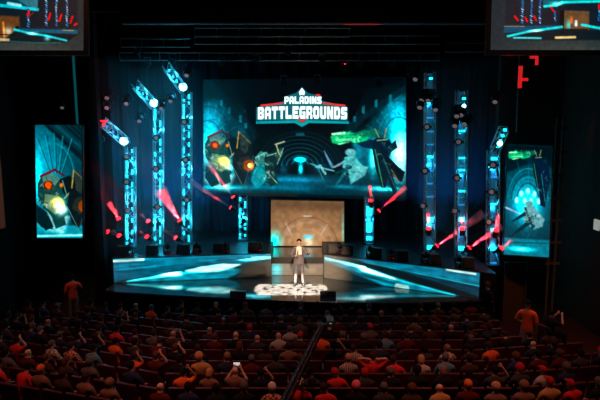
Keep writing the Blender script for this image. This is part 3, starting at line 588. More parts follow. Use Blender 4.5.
def add_light(kind, name, loc, col, power, **k):
    l = bpy.data.lights.new(name, kind); l.color = col; l.energy = power
    for a, v in k.items():
        if a not in ('to',): setattr(l, a, v)
    o = bpy.data.objects.new(name, l); COL.objects.link(o); o.location = loc
    if 'to' in k: o.rotation_euler = (Vector(k['to'])-Vector(loc)).to_track_quat('-Z', 'Y').to_euler()
    return o
WD = .34
towers = [ # px, top py, depth, (led segments in py), style
 (130.5, 147, 22.2, [(150, 160), (163, 178), (184, 205), (209, 226), (230, 246)], 0, 'light tower nearest the left end of the stage, cyan lit lattice'),
 (158.5, 106, 22.6, [(110, 128), (132, 146), (150, 166), (172, 196), (200, 222), (228, 246)], 0, 'middle of the three tall cyan lit lattice towers on the left'),
 (187.0, 92, 23.0, [(96, 116), (120, 140), (144, 164), (168, 178), (184, 196), (202, 228), (232, 246)], 0, 'tall cyan lit lattice tower beside the left edge of the main screen'),
 (243.0, 196, 23.6, [(199, 214), (218, 230), (234, 246)], 0, 'short cyan lit lattice tower just left of the tan centre screen'),
 (369.0, 196, 22.9, [(206, 216), (222, 232), (236, 240), (246, 252)], 1, 'short lattice tower just right of the tan centre screen'),
 (430.0, 72, 21.0, [(117, 118.5), (131, 132), (144, 145), (155.5, 158), (170, 171), (183, 184), (196, 197), (217, 222), (245, 249)], 1, 'tall lattice tower beside the right edge of the main screen'),
 (461.5, 90, 20.2, [(118, 119), (130, 132), (157, 159), (169, 171), (190, 192), (204, 205), (217, 221), (246, 250)], 1, 'middle of the three tall lattice towers on the right'),
 (493.5, 150, 19.4, [(157, 160), (176, 178), (203, 205), (228, 232), (247, 250), (262, 266)], 1, 'light tower at the right end of the stage, nearest the right screen'),
]
tw = []
for px, py, d, segs, sty, lab in towers:
    top = P(px, py, d); bx = P(px, 245, d).x
    t = thing('light_tower', (bx, d, PW), lab, 'lighting tower'); tw.append((t, d))
    H = top.z-PW; lean = top.x-bx
    truss_parts(t, (0, 0, .03), (lean, 0, H), WD)
    bm = NB(); bm_box(bm, (0, 0, .015), (.55, .5, .03)); obj('base_plate', bm, DARKM, t)
    for a, b in segs:
        za, zb = P(px, a, d).z-PW, P(px, b, d).z-PW; zb = max(zb, .05)
        bm = NB()
        if sty == 0:
            rr = random.Random(int(px*7+a)); z = zb
            while z < za:
                h = rr.uniform(.1, .26)
                sx = rr.choice((-1, 1)); xo = lean*(z/H)
                bm_box(bm, (xo+sx*.105, -.1, min(z+h/2, za)), (.075, .03, h*.7)); z += h*.75
            obj('led_strip', bm, CYAN, t)
        else:
            xo = lean*((za+zb)/2/H); bm_box(bm, (xo, -.05, (za+zb)/2), (.24, .05, max(.05, za-zb))); obj('led_bar', bm, CYAN if (za-zb) > .07 else BLUEL, t)
for (t, d), (px, py, _d, segs, sty, _l) in zip(tw, towers):
    H = P(px, py, d).z-PW; lean = P(px, py, d).x-t.location.x
    n_ = 3 if H > 3 else 1
    for k in range(n_):
        f = (k+.5)/n_; add_light('POINT', 'tower_fill_light', t.location+Vector((lean*f, 0, H*f)), (.02, .55, .9), 34 if sty == 0 else 10, shadow_soft_size=.05)  # added point lights without fixtures, boosting the strips' light on the lattice
# dim blue panels inside the right towers
PANEL = mat('blue_translucent_panel', (.05, .12, .2), .4, emit=(.01, .10, .17), es=.5)
for i in (4, 5, 6, 7):
    t, d = tw[i]; px, py = towers[i][0], towers[i][1]; top = P(px, py, d); H = top.z-PW; lean = top.x-t.location.x
    bm = NB(); q = bm_box(bm, (lean/2, .06, H/2), (.2, .02, H-.1))
    for v in q: v.co.x += (v.co.z/H-.5)*lean
    obj('glow_panel', bm, PANEL, t)
# leaning arms with lamps on top of the left towers
arms = [((127, 143), (103, 122), 22.2, True), ((154, 105), (135, 84), 22.6, False), ((183, 89), (166, 66), 23.0, False)]
for (a, b, d, red), nm in zip(arms, ('left end', 'middle left', 'inner left')):
    pa, pb = P(*a, d-.1), P(*b, d-.9)
    t = thing('truss_arm', pa, f'short lattice arm slanting up to the left above the {nm} tower', 'lighting truss')
    truss_parts(t, (0, 0, 0), pb-pa, .3)
    n = (pb-pa).normalized(); add_light('POINT', 'arm_fill_light', pa+(pb-pa)*.5, (.02, .55, .9), 26, shadow_soft_size=.05)  # arm also gets an added point light with no fixture
    bm = NB()
    for k in (.15, .35, .55, .8): bm_box(bm, (pb-pa)*k+Vector((0, -.12, 0)), (.06, .02, .1))
    obj('led_strip', bm, BLUEL if red else CYAN, t)
    if red:
        bm = NB(); bm_box(bm, (pb-pa)*.9+Vector((0, -.16, .12)), (.28, .03, .05)); bm_box(bm, (pb-pa)*.93+Vector((.02, -.17, 0)), (.05, .03, .2)); obj('red_strip', bm, REDL, t)
    # lamp
    lp = P(a[0]-(3 if red else 0), a[1]-(2 if red else 2), d-.35)
    L = thing('wash_light', lp, f'bright cyan wash light glaring at the foot of the {nm} slanting arm', 'stage light')
    L.rotation_mode = 'QUATERNION'; L.rotation_quaternion = (Vector((0, 0, CZ))-lp).to_track_quat('-Y', 'Z')
    bm = NB(); bm_tube(bm, (0, .02, 0), (0, .3, 0), .19, 20, .12); obj('housing', bm, BLACK, L, False)
    bm = NB(); bm_tube(bm, (0, .0, 0), (0, .02, 0), .155, 24); obj('lens', bm, CWHITE, L)
    add_light('SPOT', 'cyan_wash', lp+Vector((0, -.08, 0)), (.03, .5, 1), 150, spot_size=math.radians(120), spot_blend=1, shadow_soft_size=.12, to=(lp.x*.4, 10, -1))
# truss-side moving heads
fixt = [(126.5, 157, 0), (126.5, 182, 0), (127.5, 211, 0), (156, 138, 1), (156, 169, 1), (157.5, 207, 1), (184, 122, 2), (185.5, 160, 2), (187, 200, 2),
        (427, 127, 5), (425, 171, 5), (423, 206, 5), (458.5, 142, 6), (457, 178, 6), (455, 211, 6), (493, 165, 7), (491.5, 192, 7), (489, 222, 7)]
tn = ['the left end tower', 'the middle left tower', 'the inner left tower', '', '', 'the inner right tower', 'the middle right tower', 'the right end tower']
for i, (x, y, k) in enumerate(fixt):
    pos = ('top', 'middle', 'lowest')[i % 3]
    mover(x, y, towers[k][2]-.22, f'{pos} of three round black lights clamped on {tn[k]}', s=1.15)
# clusters of movers at the heads of the right towers
cl = [((422, 99), 'lower left'), ((431, 92), 'upper'), ((436, 101), 'right'), ((425, 92), 'upper left')]
for (xy, w_) in cl: mover(*xy, 20.6, f'{w_} black moving light in the cluster atop the inner right tower', to=P(xy[0]-20+random.uniform(-40, 40), 230, 17), s=1.25)
cl = [((456, 118), 'lower left'), ((463, 107), 'upper'), ((468, 117), 'lower right'), ((458, 108), 'upper left')]
for (xy, w_) in cl: mover(*xy, 19.8, f'{w_} black moving light in the cluster atop the middle right tower', to=P(xy[0]-20+random.uniform(-40, 40), 230, 16), s=1.25)
for (px, py, d, nm) in ((430.5, 78, 20.7, 'inner right'), (463.5, 98, 19.9, 'middle right')):
    p = P(px, py, d); t = thing('led_block', p, f'small cyan lamp block at the head of the {nm} tower', 'stage light')
    bm = NB(); bm_box(bm, (0, 0, 0), (.2, .1, .16)); obj('housing', bm, DARKM, t)
    bm = NB(); bm_box(bm, (0, -.055, -.02), (.13, .02, .09)); obj('lens', bm, CYAN, t)
p = P(464, 106, 19.7); t = thing('led_block', p, 'bright cyan lamp among the moving lights of the middle right tower', 'stage light'); bm = NB(); bm_ball(bm, (0, 0, 0), .07); obj('lens', bm, CWHITE, t)
bm = NB(); bm_tube(bm, (0, .02, 0), (0, .2, 0), .09, 12); obj('housing', bm, BLACK, t)
# leaning arm of the right end tower
pa, pb = P(495, 150, 19.2), P(504, 129, 18.6)
t = thing('truss_arm', pa, 'short lattice arm above the right end tower, bright cyan', 'lighting truss'); truss_parts(t, (0, 0, 0), pb-pa, .26)
bm = NB()
for k in (.2, .45, .7, .95): bm_box(bm, (pb-pa)*k+Vector((0, -.13, 0)), (.12, .02, .1))
obj('led_strip', bm, CYAN, t)
lp = P(500, 143.5, 18.6); t = thing('wash_light', lp, 'bright cyan wash light on the arm of the right end tower', 'stage light'); bm = NB(); bm_tube(bm, (0, 0, 0), (0, .02, 0), .09, 20); obj('lens', bm, CWHITE, t); bm = NB(); bm_tube(bm, (0, .02, 0), (0, .2, 0), .12, 16); obj('housing', bm, BLACK, t)
# movers hung left and right of the towers near the top
for (x, y, d, lab) in ((108.5, 91, 21.5, 'upper of two dim lights hung left of the towers'), (108.5, 101, 21.5, 'lower of two dim lights hung left of the towers'), (497, 94, 20, 'dim light hung right of the middle right tower'), (163, 102, 21.8, 'black light hung beside the inner left arm'), (172, 95, 22.4, 'black light tucked under the inner left arm'), (141, 115, 22, 'black light below the middle left arm'), (128, 97, 21.7, 'black light left of the middle left arm'), (100, 138, 21.5, 'black light below the left end arm'), (417, 72, 21, 'dim round light left of the inner right tower head'), (188, 69, 22.5, 'black light hung above the inner left tower')):
    mover(x, y, d, lab, to=P(x-60, 330, 14), s=1.2)
# ------------------------------------------------------------------ RED BEAM LIGHTS
HAZE = .05
reds = [ # lamp px, beam end px, depth, power, cone deg, label
 ((122, 224), (109, 203), 21.6, 30, 9, 'red beam light on the left end tower'), ((113, 234), (100, 228), 21.5, 6, 7, 'red beam light left of the left end tower'),
 ((152, 225), (141, 214), 22.0, 12, 7, 'red beam light on the middle left tower'), ((183, 226), (160, 190), 22.4, 45, 14, 'red beam light on the inner left tower with wide glow'),
 ((237, 202), (207, 162), 23.0, 40, 5, 'upper red beam light by the short left tower'), ((236, 211), (190, 181), 23.0, 18, 4, 'lower red beam light by the short left tower'),
 ((181, 241), (160, 228), 22.3, 8, 4, 'small red beam light low on the inner left tower'), ((123, 239), (113, 230), 21.6, 4, 5, 'small red beam light low on the left end tower'), ((151, 240), (140, 231), 21.9, 3, 5, 'small red beam light low on the middle left tower'),
 ((371, 206), (370, 186), 22.3, 26, 7, 'upper red beam light by the short right tower'), ((374, 215), (406, 187), 22.3, 34, 5, 'lower red beam light by the short right tower'),
 ((429, 234), (428, 214), 20.5, 24, 8, 'upper red beam light on the inner right tower'), ((431, 250), (484, 213), 20.4, 50, 6, 'lower red beam light on the inner right tower'),
 ((462, 234), (462, 217), 19.7, 22, 8, 'upper red beam light on the middle right tower'), ((463, 252), (502, 226), 19.6, 40, 7, 'lower red beam light on the middle right tower'),
 ((495, 236), (498, 216), 18.9, 24, 8, 'upper red beam light on the right end tower'), ((496, 252), (512, 240), 18.9, 10, 6, 'lower red beam light on the right end tower')]
REDP = 400
for a, b, d, pw, cone, lab in reds:
    pa = P(*a, d); pb = P(*b, d-.5)
    mover(a[0], a[1], d, lab, to=pb, red=True, s=.8)
    dr_ = (pb-pa).normalized()
    # the lens glow itself is a lamp: a small red ball lens seen from the hall
    add_light('SPOT', 'red_beam', pa+dr_*.30, (1, .006, .012), pw*REDP, spot_size=math.radians(cone*1.5), spot_blend=.5, shadow_soft_size=.03, to=pb)
# ------------------------------------------------------------------ FLOOR MONITORS AND FIXTURES ALONG THE PLATFORM EDGES
def make_monitor():
    t = bpy.data.objects.new('stage_monitor', None); COL.objects.link(t)
    bm = NB(); vs = bm_box(bm, (0, 0, .18), (.42, .34, .36))
    for v in vs:
        if v.co.z > .3 and v.co.y < 0: v.co.y += .1
    obj('cabinet', bm, mat('speaker_black', (.03, .028, .03), .6), t, bevel=.01); cab_ = t.children[0]
    bm = NB(); vs = bm_box(bm, (0, -.15, .18), (.34, .02, .28), Matrix.Rotation(-.26, 3, 'X')); obj('grille', bm, mat('speaker_grille', (.06, .05, .05), .5, .3, scale=90), cab_)
    return t
def make_floor_mover():
    t = bpy.data.objects.new('floor_moving_light', None); COL.objects.link(t)
    bm = NB(); bm_box(bm, (0, 0, .05), (.28, .26, .1)); obj('base', bm, DARKM, t, bevel=.012)
    bm = NB(); bm_box(bm, (-.14, 0, .2), (.03, .09, .24)); bm_box(bm, (.14, 0, .2), (.03, .09, .24)); bm_box(bm, (0, 0, .11), (.3, .09, .02)); obj('yoke', bm, DARKM, t)
    bm = NB(); bm_ball(bm, (0, 0, .27), (.11, .12, .12)); bm_tube(bm, (0, -.03, .3), (0, -.14, .36), .09, 14); obj('head', bm, BLACK, t, True)
    bm = NB(); bm_box(bm, (.09, -.135, .05), (.03, .01, .02)); bm_box(bm, (-.06, -.135, .06), (.02, .01, .015)); obj('status_lamp', bm, mat('status_red', (.4, .02, .02), .5, emit=(1, .03, .03), es=.9), t)
    return t
mon0, fm0 = make_monitor(), make_floor_mover(); um = [False, False]
mons = [(118, 'at the left end of the left platform'), (148, 'behind the middle left tower foot'), (179, 'beside the inner left tower foot'), (216, 'midway along the left platform'), (252, 'beside the tan centre screen on the left'),
        (335, 'at the inner end of the right platform'), (352, 'between the centre screen and short right tower'), (383, 'just right of the short right tower'), (410, 'midway along the right platform'), (443, 'between the two tall right towers'), (474, 'near the right end of the right platform')]
flm = [(125, 'by the left end tower foot'), (163, 'right of the middle left tower foot'), (193, 'right of the inner left tower foot'), (222, 'beside the monitor midway along the left platform'), (257, 'left of the tan centre screen'), (343, 'right of the tan centre screen'), (377, 'by the short right tower foot'), (399, 'left of the middle monitor on the right platform'), (434, 'left of the monitor by the inner right tower'), (467, 'by the middle right tower foot')]
def edge_at(px):
    a, b = (LT[0], LT[1]) if px < 290 else (RT[0], RT[1])
    pxa, pxb = proj(a)[0], proj(b)[0]; u = (px-pxa)/(pxb-pxa); return a.lerp(b, u)
for x, w_ in mons:
    o = mon0 if not um[0] else copy_tree(mon0); um[0] = True
    e = edge_at(x); o.location = (e.x, e.y+.45, PW); o.rotation_euler = (0, 0, random.uniform(-.3, .3)); tag(o, 'small black stage speaker '+w_, 'speaker')
for x, w_ in flm:
    o = fm0 if not um[1] else copy_tree(fm0); um[1] = True
    e = edge_at(x); o.location = (e.x, e.y+.5, PW); o.rotation_euler = (0, 0, random.uniform(-.4, .4)); tag(o, 'low moving light with red marks '+w_, 'stage light')
# dark wedge monitors at the stage lip
for x, lab in ((238, 'low black wedge speaker on the stage lip left of the speaker'), (328, 'low black wedge speaker on the stage lip right of the speaker')):
    p = G(x, 296.5, 0); t = thing('wedge_monitor', p, lab, 'speaker'); bm = NB(); vs = bm_box(bm, (0, 0, .09), (.55, .3, .18))
    for v in vs:
        if v.co.z > .15: v.co.y = v.co.y*.5+.05
    obj('cabinet', bm, BLACK, t, bevel=.01)
    bm = NB(); bm_box(bm, (0, .07, .1), (.5, .18, .015), Matrix.Rotation(-.5, 3, 'X')); bm.clear(); bm_box(bm, (0, .155, .09), (.46, .012, .12)); obj('grille', bm, DARKM, t)
# ------------------------------------------------------------------ OVERHEAD BATTENS
def batten(py, x0, x1, d, lab, lamps):
    a, b = P(x0, py, d), P(x1, py, d); t = thing('lighting_batten', ((a.x+b.x)/2, d, a.z), lab, 'batten'); h = (b.x-a.x)/2
    bm = NB(); bm_tube(bm, (-h, 0, 0), (h, 0, 0), .025, 8); bm_tube(bm, (-h, 0, .3), (h, 0, .3), .02, 8)
    for k in range(int(h*2/.8)+1): bm_tube(bm, (-h+k*.8, 0, 0), (-h+k*.8, 0, .3), .012, 6)
    obj('pipe', bm, mat('grey_pipe', (.35, .33, .32), .4, .5), t)
    bm = NB()
    for k in (-.9, 0, .9): bm_tube(bm, (h*k, 0, .3), (h*k, 0, 11.2-a.z), .006, 5)
    obj('suspension_wire', bm, DARKM, t); return t
batten(36.5, 195, 350, 21.0, 'uppermost pipe batten hanging above the main screen', 0)
batten(44, 195, 440, 21.8, 'second pipe batten hanging above the main screen', 0)
batten(60.5, 120, 440, 23.0, 'lowest long pipe batten hanging above the main screen', 0)
batten(47, 121, 190, 21.5, 'pipe batten above the left light towers', 0)
batten(52, 445, 490, 20.5, 'short pipe batten above the right light towers', 0)
def make_par():
    t = bpy.data.objects.new('par_can', None); COL.objects.link(t)
    bm = NB(); bm_tube(bm, (0, 0, 0), (0, -.3, 0), .1, 14, .12); obj('can', bm, DARKM, t)
    bm = NB(); bm_tube(bm, (-.13, -.1, 0), (-.13, -.02, .28), .012, 6); bm_tube(bm, (.13, -.1, 0), (.13, -.02, .28), .012, 6); bm_tube(bm, (-.13, -.02, .28), (.13, -.02, .28), .012, 6); obj('bracket', bm, mat('grey_pipe', (.35, .33, .32)), t)
    bm = NB(); bm_tube(bm, (0, -.295, 0), (0, -.3, 0), .1, 14); obj('lens', bm, mat('dull_lens', (.3, .3, .32), .2), t); return t
par0 = make_par(); up = False
pars = []
for i, (x, y, d) in enumerate([(222, 62, 23), (256, 59, 23), (288, 50, 21.8), (284, 80, 23), (317, 79, 23), (322, 59, 23), (360, 62, 23), (392, 62, 23), (345, 67, 23), (410, 72, 22.5), (173, 58, 22.8), (148, 62, 22.8), (138, 49, 21.5), (378, 82, 23)]):
    o = copy_tree(par0)
    p = P(x, y+3, d); o.location = p; o.rotation_euler = (random.uniform(.3, .9), 0, random.uniform(-1.2, 1.2)); o.rotation_euler.order = 'XYZ'
    where = ['above the left edge of the main screen', 'left of centre above the main screen', 'near the second batten left of centre', 'above the word on the main screen, left', 'above the word on the main screen, right', 'right of centre under the lowest batten', 'above the right third of the main screen', 'above the right edge of the main screen', 'next to a tiny red lamp right of centre', 'near the inner right tower head', 'above the inner left tower', 'above the middle left tower', 'on the upper left batten', 'right of the word at the screen top'][i]
    tag(o, 'dark can shaped lamp hung '+where, 'stage light'); hang(o)
p = P(345, 64, 22.8); t = thing('indicator_lamp', p, 'tiny red indicator lamp above the main screen', 'lamp'); bm = NB(); bm_ball(bm, (0, 0, 0), .025); obj('bulb', bm, REDL, t); bm = NB(); bm_box(bm, (0, .05, .04), (.1, .08, .1)); obj('housing', bm, BLACK, t)
# red lit brackets at upper right and pole
RS = mat('red_lit_strip', (.5, .02, .02), .5, emit=(.75, .015, .02), es=.8)  # red light falling on the brackets, put in as emission
for o in list(par0.children): bpy.data.objects.remove(o)
bpy.data.objects.remove(par0)
def strips(lab, rects, d):
    p = P(*rects[0][:2], d); t = thing('red_lit_bracket', p, lab, 'light strip')
    for a in rects:
        q0, q1 = P(a[0], a[1], d)-p, P(a[2], a[3], d)-p; bm = NB(); bm_box(bm, (q0+q1)/2, (abs(q1.x-q0.x), .04, abs(q1.z-q0.z))); obj('strip', bm, RS, t)
strips('red-lit angled bracket high on the right above the side screen', [(519, 66, 521.5, 88), (521.5, 78, 528, 81)], 19.6)
strips('small red-lit corner bracket right of the larger one', [(530, 56, 538, 58.5), (535.5, 58.5, 538, 65)], 19.6)
a = P(519.3, 54, 19.7); b = P(516.5, 132, 19.7); bm = NB(); bm_tube(bm, a, b, .02, 8); bm_tube(bm, a, (a.x, a.y, 11.2), .02, 8); tag(obj('hanging_pole', bm, mat('dull_pole', (.25, .25, .2), .5, .5)), 'thin grey pole hanging behind the red-lit bracket, upper right', 'pole')
a = P(73, 54, 20.6); b = P(77.5, 126, 20.6); bm = NB(); bm_tube(bm, (a.x, a.y, 11.2), a, .03, 8); bm_tube(bm, a, b, .045, 8); tag(obj('hanging_pole', bm, mat('pale_pole', (.35, .5, .5), .5, emit=(0, .2, .25), es=.25)), 'thin teal lit pole hanging above the left side screen', 'pole')  # teal emission stands in for light caught along the pole
# dark frame on left bay + lamp
p = P(57, 92, 21.57); t = thing('bay_grid', (p.x, p.y, p.z), 'dark square grid frame in the bay above the left screen', 'frame')
bm = NB()
for k in (-.85, 0, .75): bm_box(bm, (k, -.03, 0), (.05, .05, 2.7))
for k in (-1.3, -.1, .75, 1.3): bm_box(bm, (-.05, -.03, k), (1.7, .05, .05))
obj('grid_bars', bm, mat('grid_bars', (.08, .08, .1), .6), t)
mover(62, 101, 21.3, 'dim small light hung in the bay above the left side screen', to=P(62, 300, 16), s=1)
# sconces on side walls
def sconce(loc, h, col, es, lab, sx):
    t = thing('wall_sconce', loc, lab, 'wall light'); bm = NB(); bm_box(bm, (0, 0, 0), (.06, .3, h)); obj('shade', bm, mat('sconce_'+lab[:4], col, .5, emit=col, es=es), t, bevel=.01)
    bm = NB(); bm_box(bm, (sx*.05, 0, 0), (.05, .2, h*.6)); obj('bracket', bm, DARKM, t)
sconce((-10.64, 19.7, P(2, 192, 19.7).z), 2.6, (.1, .035, .02), .35, 'tall narrow warm wall light at the far left edge', -1)
p = P(599.5, 226, 18.0); sconce((9.8, 18.2, p.z), .35, (.6, .65, .6), .4, 'small pale wall light at the far right edge', 1)
# ------------------------------------------------------------------ PEOPLE
SKIN = [mat('skin_light', (.55, .33, .24), .55), mat('skin_tan', (.38, .2, .13), .55), mat('skin_dark', (.14, .075, .05), .55)]
def skin_mesh(chains, sub=1):
    """chains: list of (verts[(co, r)], edges, root)"""
    me = bpy.data.meshes.new('tmp'); vs, es, rs, roots = [], [], [], []
    for V, E, root in chains:
        o = len(vs); vs += [v[0] for v in V]; rs += [v[1] for v in V]; es += [(a+o, b+o) for a, b in E]; roots.append(root+o)
    me.from_pydata(vs, es, []); ob = bpy.data.objects.new('tmp', me); COL.objects.link(ob)
    ob.modifiers.new('s', 'SKIN'); m = ob.modifiers.new('u', 'SUBSURF'); m.levels = m.render_levels = sub
    sv = me.skin_vertices[0].data
    for i, r in enumerate(rs):
        sv[i].radius = r if isinstance(r, tuple) else (r, r); sv[i].use_root = i in roots
    bpy.context.view_layer.update()
    out = bpy.data.meshes.new_from_object(ob.evaluated_get(bpy.context.evaluated_depsgraph_get())); bpy.data.objects.remove(ob)
    out.materials.clear(); out.shade_smooth(); return out
def figure(J, female=False, fingers=True):
    """J: joints; returns body mesh and segment list. Faces -Y."""
    N = ['pelvis', 'waist', 'chest', 'upchest', 'neck', 'jaw', 'skull', 'crown', 'shL', 'elL', 'wrL', 'haL', 'shR', 'elR', 'wrR', 'haR', 'hiL', 'knL', 'anL', 'toL', 'hiR', 'knR', 'anR', 'toR']
    R = dict(pelvis=(.15, .12), waist=(.135, .105), chest=(.155, .12), upchest=(.13, .10), neck=.055, jaw=(.068, .075), skull=(.088, .1), crown=(.06, .07),
             sh=.062, el=.042, wr=.028, ha=(.036, .02), hi=.088, kn=.06, an=.042, to=(.04, .03))
    V = [(Vector(J[n]), R.get(n, R.get(n[:2]))) for n in N]
    E = [('pelvis', 'waist'), ('waist', 'chest'), ('chest', 'upchest'), ('upchest', 'neck'), ('neck', 'jaw'), ('jaw', 'skull'), ('skull', 'crown')]
    for s in 'LR': E += [('upchest', 'sh'+s), ('sh'+s, 'el'+s), ('el'+s, 'wr'+s), ('wr'+s, 'ha'+s), ('pelvis', 'hi'+s), ('hi'+s, 'kn'+s), ('kn'+s, 'an'+s), ('an'+s, 'to'+s)]
    chains = [(V, [(N.index(a), N.index(b)) for a, b in E], 0)]
    if fingers:
        for s, sg in (('L', 1), ('R', -1)):
            w_, h = Vector(J['wr'+s]), Vector(J['ha'+s]); ax = (h-w_).normalized(); sd = Vector(J.get('sd'+s, (sg, 0, 0))); sd = (sd-ax*sd.dot(ax)).normalized(); pn = ax.cross(sd).normalized()
            if pn.y > 0: pn = -pn
            for k, (o_, L) in enumerate(((-.027, .062), (-.009, .074), (.009, .07), (.027, .055))):
                b = h-ax*.015+sd*o_; curl = J.get('curl', .5)
                m1 = b+ax*L*.5+pn*L*.15*curl; e = m1+ax*L*.4*(1-.5*curl)+pn*L*.5*curl
                chains.append(([(b, .009), (m1, .009), (e, .007)], [(0, 1), (1, 2)], 0))
            b = h-ax*.05-sd*.02; m1 = b-sd*.035+ax*.03+pn*.01
            chains.append(([(b, .011), (m1, .010), (m1+ax*.03+pn*.012, .008)], [(0, 1), (1, 2)], 0))
    # nose and ears as small skinned lumps growing from the head
    hd = Vector(J['skull']); fw = Vector(J.get('face', (0, -1, 0))).normalized(); sdv = fw.cross(Vector((0, 0, 1))).normalized(); jw = Vector(J['jaw'])
    mid = hd.lerp(jw, .55); chains.append(([(mid+fw*.075+Vector((0, 0, .02)), .009), (mid+fw*.105-Vector((0, 0, .005)), .012)], [(0, 1)], 0))
    for sg in (-1, 1): chains.append(([(mid+sdv*sg*.078+Vector((0, 0, .02)), .012), (mid+sdv*sg*.086-Vector((0, 0, .015)), .009)], [(0, 1)], 0))
    segs = [(Vector(J[a]), Vector(J[b]), b[:2] if b[-1] in 'LR' else b) for a, b in E]
    return skin_mesh(chains), segs
def garment(me, segs, keep, push, cut=None, name='garment'):
    """faces of the body near the kept bones, pushed out: the clothing"""
    bm = NB(); bm.from_mesh(me); bm.normal_update()
    def near(p):
        best, bk, bt = 1e9, None, 0
        for a, b, k in segs:
            ab = b-a; t_ = max(0, min(1, (p-a).dot(ab)/max(ab.length_squared, 1e-9))); dd = (p-a-ab*t_).length
            if k in ('ch', 'upchest', 'waist', 'chest', 'pelvis'): dd -= .05
            if dd < best: best, bk, bt = dd, k, t_
        return bk, bt
    kill = []
    for f in bm.faces:
        k, t_ = near(f.calc_center_median())
        ok = k in keep and t_ <= keep[k]
        if ok and cut and not cut(f.calc_center_median()): ok = False
        if not ok: kill.append(f)
    bmesh.ops.delete(bm, geom=kill, context='FACES')
    nor = {v: v.normal.copy() for v in bm.verts}
    for v in bm.verts: v.co += nor[v]*push
    out = bpy.data.meshes.new(name); bm.to_mesh(out); bm.free(); out.shade_smooth(); return out
SHIRT = {'waist': 1, 'chest': 1, 'upchest': 1, 'sh': 1, 'el': .9, 'neck': .15, 'hi': .1}
LONG = dict(SHIRT); LONG['wr'] = .92
TROUS = {'hi': 1, 'kn': 1, 'an': .9, 'waist': .4}
def hair_mesh(J, kind):
    hd = Vector(J['skull'])+Vector((0, 0, .012)); fw = Vector(J.get('face', (0, -1, 0))); bk = -fw
    bm = NB(); q = bmesh.ops.create_uvsphere(bm, u_segments=20, v_segments=14, radius=1)
    r = (.09, .105, .1)
    if kind == 'beanie': r = (.1, .115, .118)
    if kind == 'curly': r = (.108, .12, .112)
    for v in bm.verts: v.co = Vector((v.co.x*r[0], v.co.y*r[1], v.co.z*r[2]))
    lowf, lowb = {'short': (.045, -.075), 'long': (.03, -.2), 'beanie': (.015, -.03), 'cap': (.03, .0), 'curly': (.035, -.12)}.get(kind, (.03, -.07))
    kill = []
    for f in bm.faces:
        c_ = f.calc_center_median(); t_ = (c_.dot(bk)/r[1]+1)/2
        if c_.z < lowf+(lowb-lowf)*t_ and not (t_ > .35 and kind == 'long'): kill.append(f)
    bmesh.ops.delete(bm, geom=kill, context='FACES')
    if kind == 'long':
        for v in bm.verts:
            if v.co.z < -.02: v.co.z = -.02+(v.co.z+.02)*2.6; v.co += bk*.02
    if kind == 'curly':
        for v in bm.verts: v.co *= 1+random.uniform(-.04, .05)
    if kind == 'cap':
        side = fw.cross(Vector((0, 0, 1)))
        n = 8; a = [bm.verts.new(side*(.075*math.cos(PI*i/n))+fw*(.09+.085*math.sin(PI*i/n))+Vector((0, 0, .035))) for i in range(n+1)]
        bm.faces.new(a); b = bmesh.ops.extrude_face_region(bm, geom=[bm.faces[-1]] if False else [f for f in bm.faces if len(f.verts) == n+1])
        for v in b['geom']:
            if isinstance(v, bmesh.types.BMVert): v.co.z -= .008
    for v in bm.verts: v.co += hd
    out = bpy.data.meshes.new(kind); bm.to_mesh(out); bm.free(); out.shade_smooth(); return out
def seated(kind):
    J = dict(pelvis=(0, -.02, .55), waist=(0, .02, .70), chest=(0, .03, .88), upchest=(0, .03, 1.0), neck=(0, .0, 1.09), jaw=(0, -.03, 1.16), skull=(0, -.02, 1.235), crown=(0, -.015, 1.30))
    for s, g in (('L', 1), ('R', -1)):
        J.update({'sh'+s: (g*.185, .03, 1.0), 'el'+s: (g*.225, -.05, .78), 'wr'+s: (g*.12, -.25, .68), 'ha'+s: (g*.09, -.31, .66), 'hi'+s: (g*.09, -.1, .53), 'kn'+s: (g*.12, -.46, .55), 'an'+s: (g*.12, -.44, .12), 'to'+s: (g*.13, -.56, .04)})
    if kind == 'lean':
        for k in ('chest', 'upchest', 'shL', 'shR', 'neck', 'jaw', 'skull', 'crown'): x, y, z = J[k]; J[k] = (x+(z-.6)*.16, y, z-.01)
    if kind == 'forward':
        for k in ('waist', 'chest', 'upchest', 'shL', 'shR', 'neck', 'jaw', 'skull', 'crown', 'elL', 'elR'): x, y, z = J[k]; J[k] = (x, y-(z-.55)*.4, z-(z-.55)*.08)
    if kind == 'phone':
        J.update(elL=(.25, -.2, .9), wrL=(.1, -.33, 1.12), haL=(.07, -.35, 1.2), elR=(-.25, -.2, .9), wrR=(-.1, -.33, 1.12), haR=(-.07, -.35, 1.2))
    if kind == 'handup':
        J.update(elR=(-.3, -.02, 1.1), wrR=(-.17, .03, 1.3), haR=(-.12, .0, 1.38))
    if kind == 'armsback':
        J.update(elL=(.36, -.02, 1.16), wrL=(.16, .08, 1.2), haL=(.09, .1, 1.2), elR=(-.36, -.02, 1.16), wrR=(-.16, .08, 1.2), haR=(-.09, .1, 1.2))
    return J
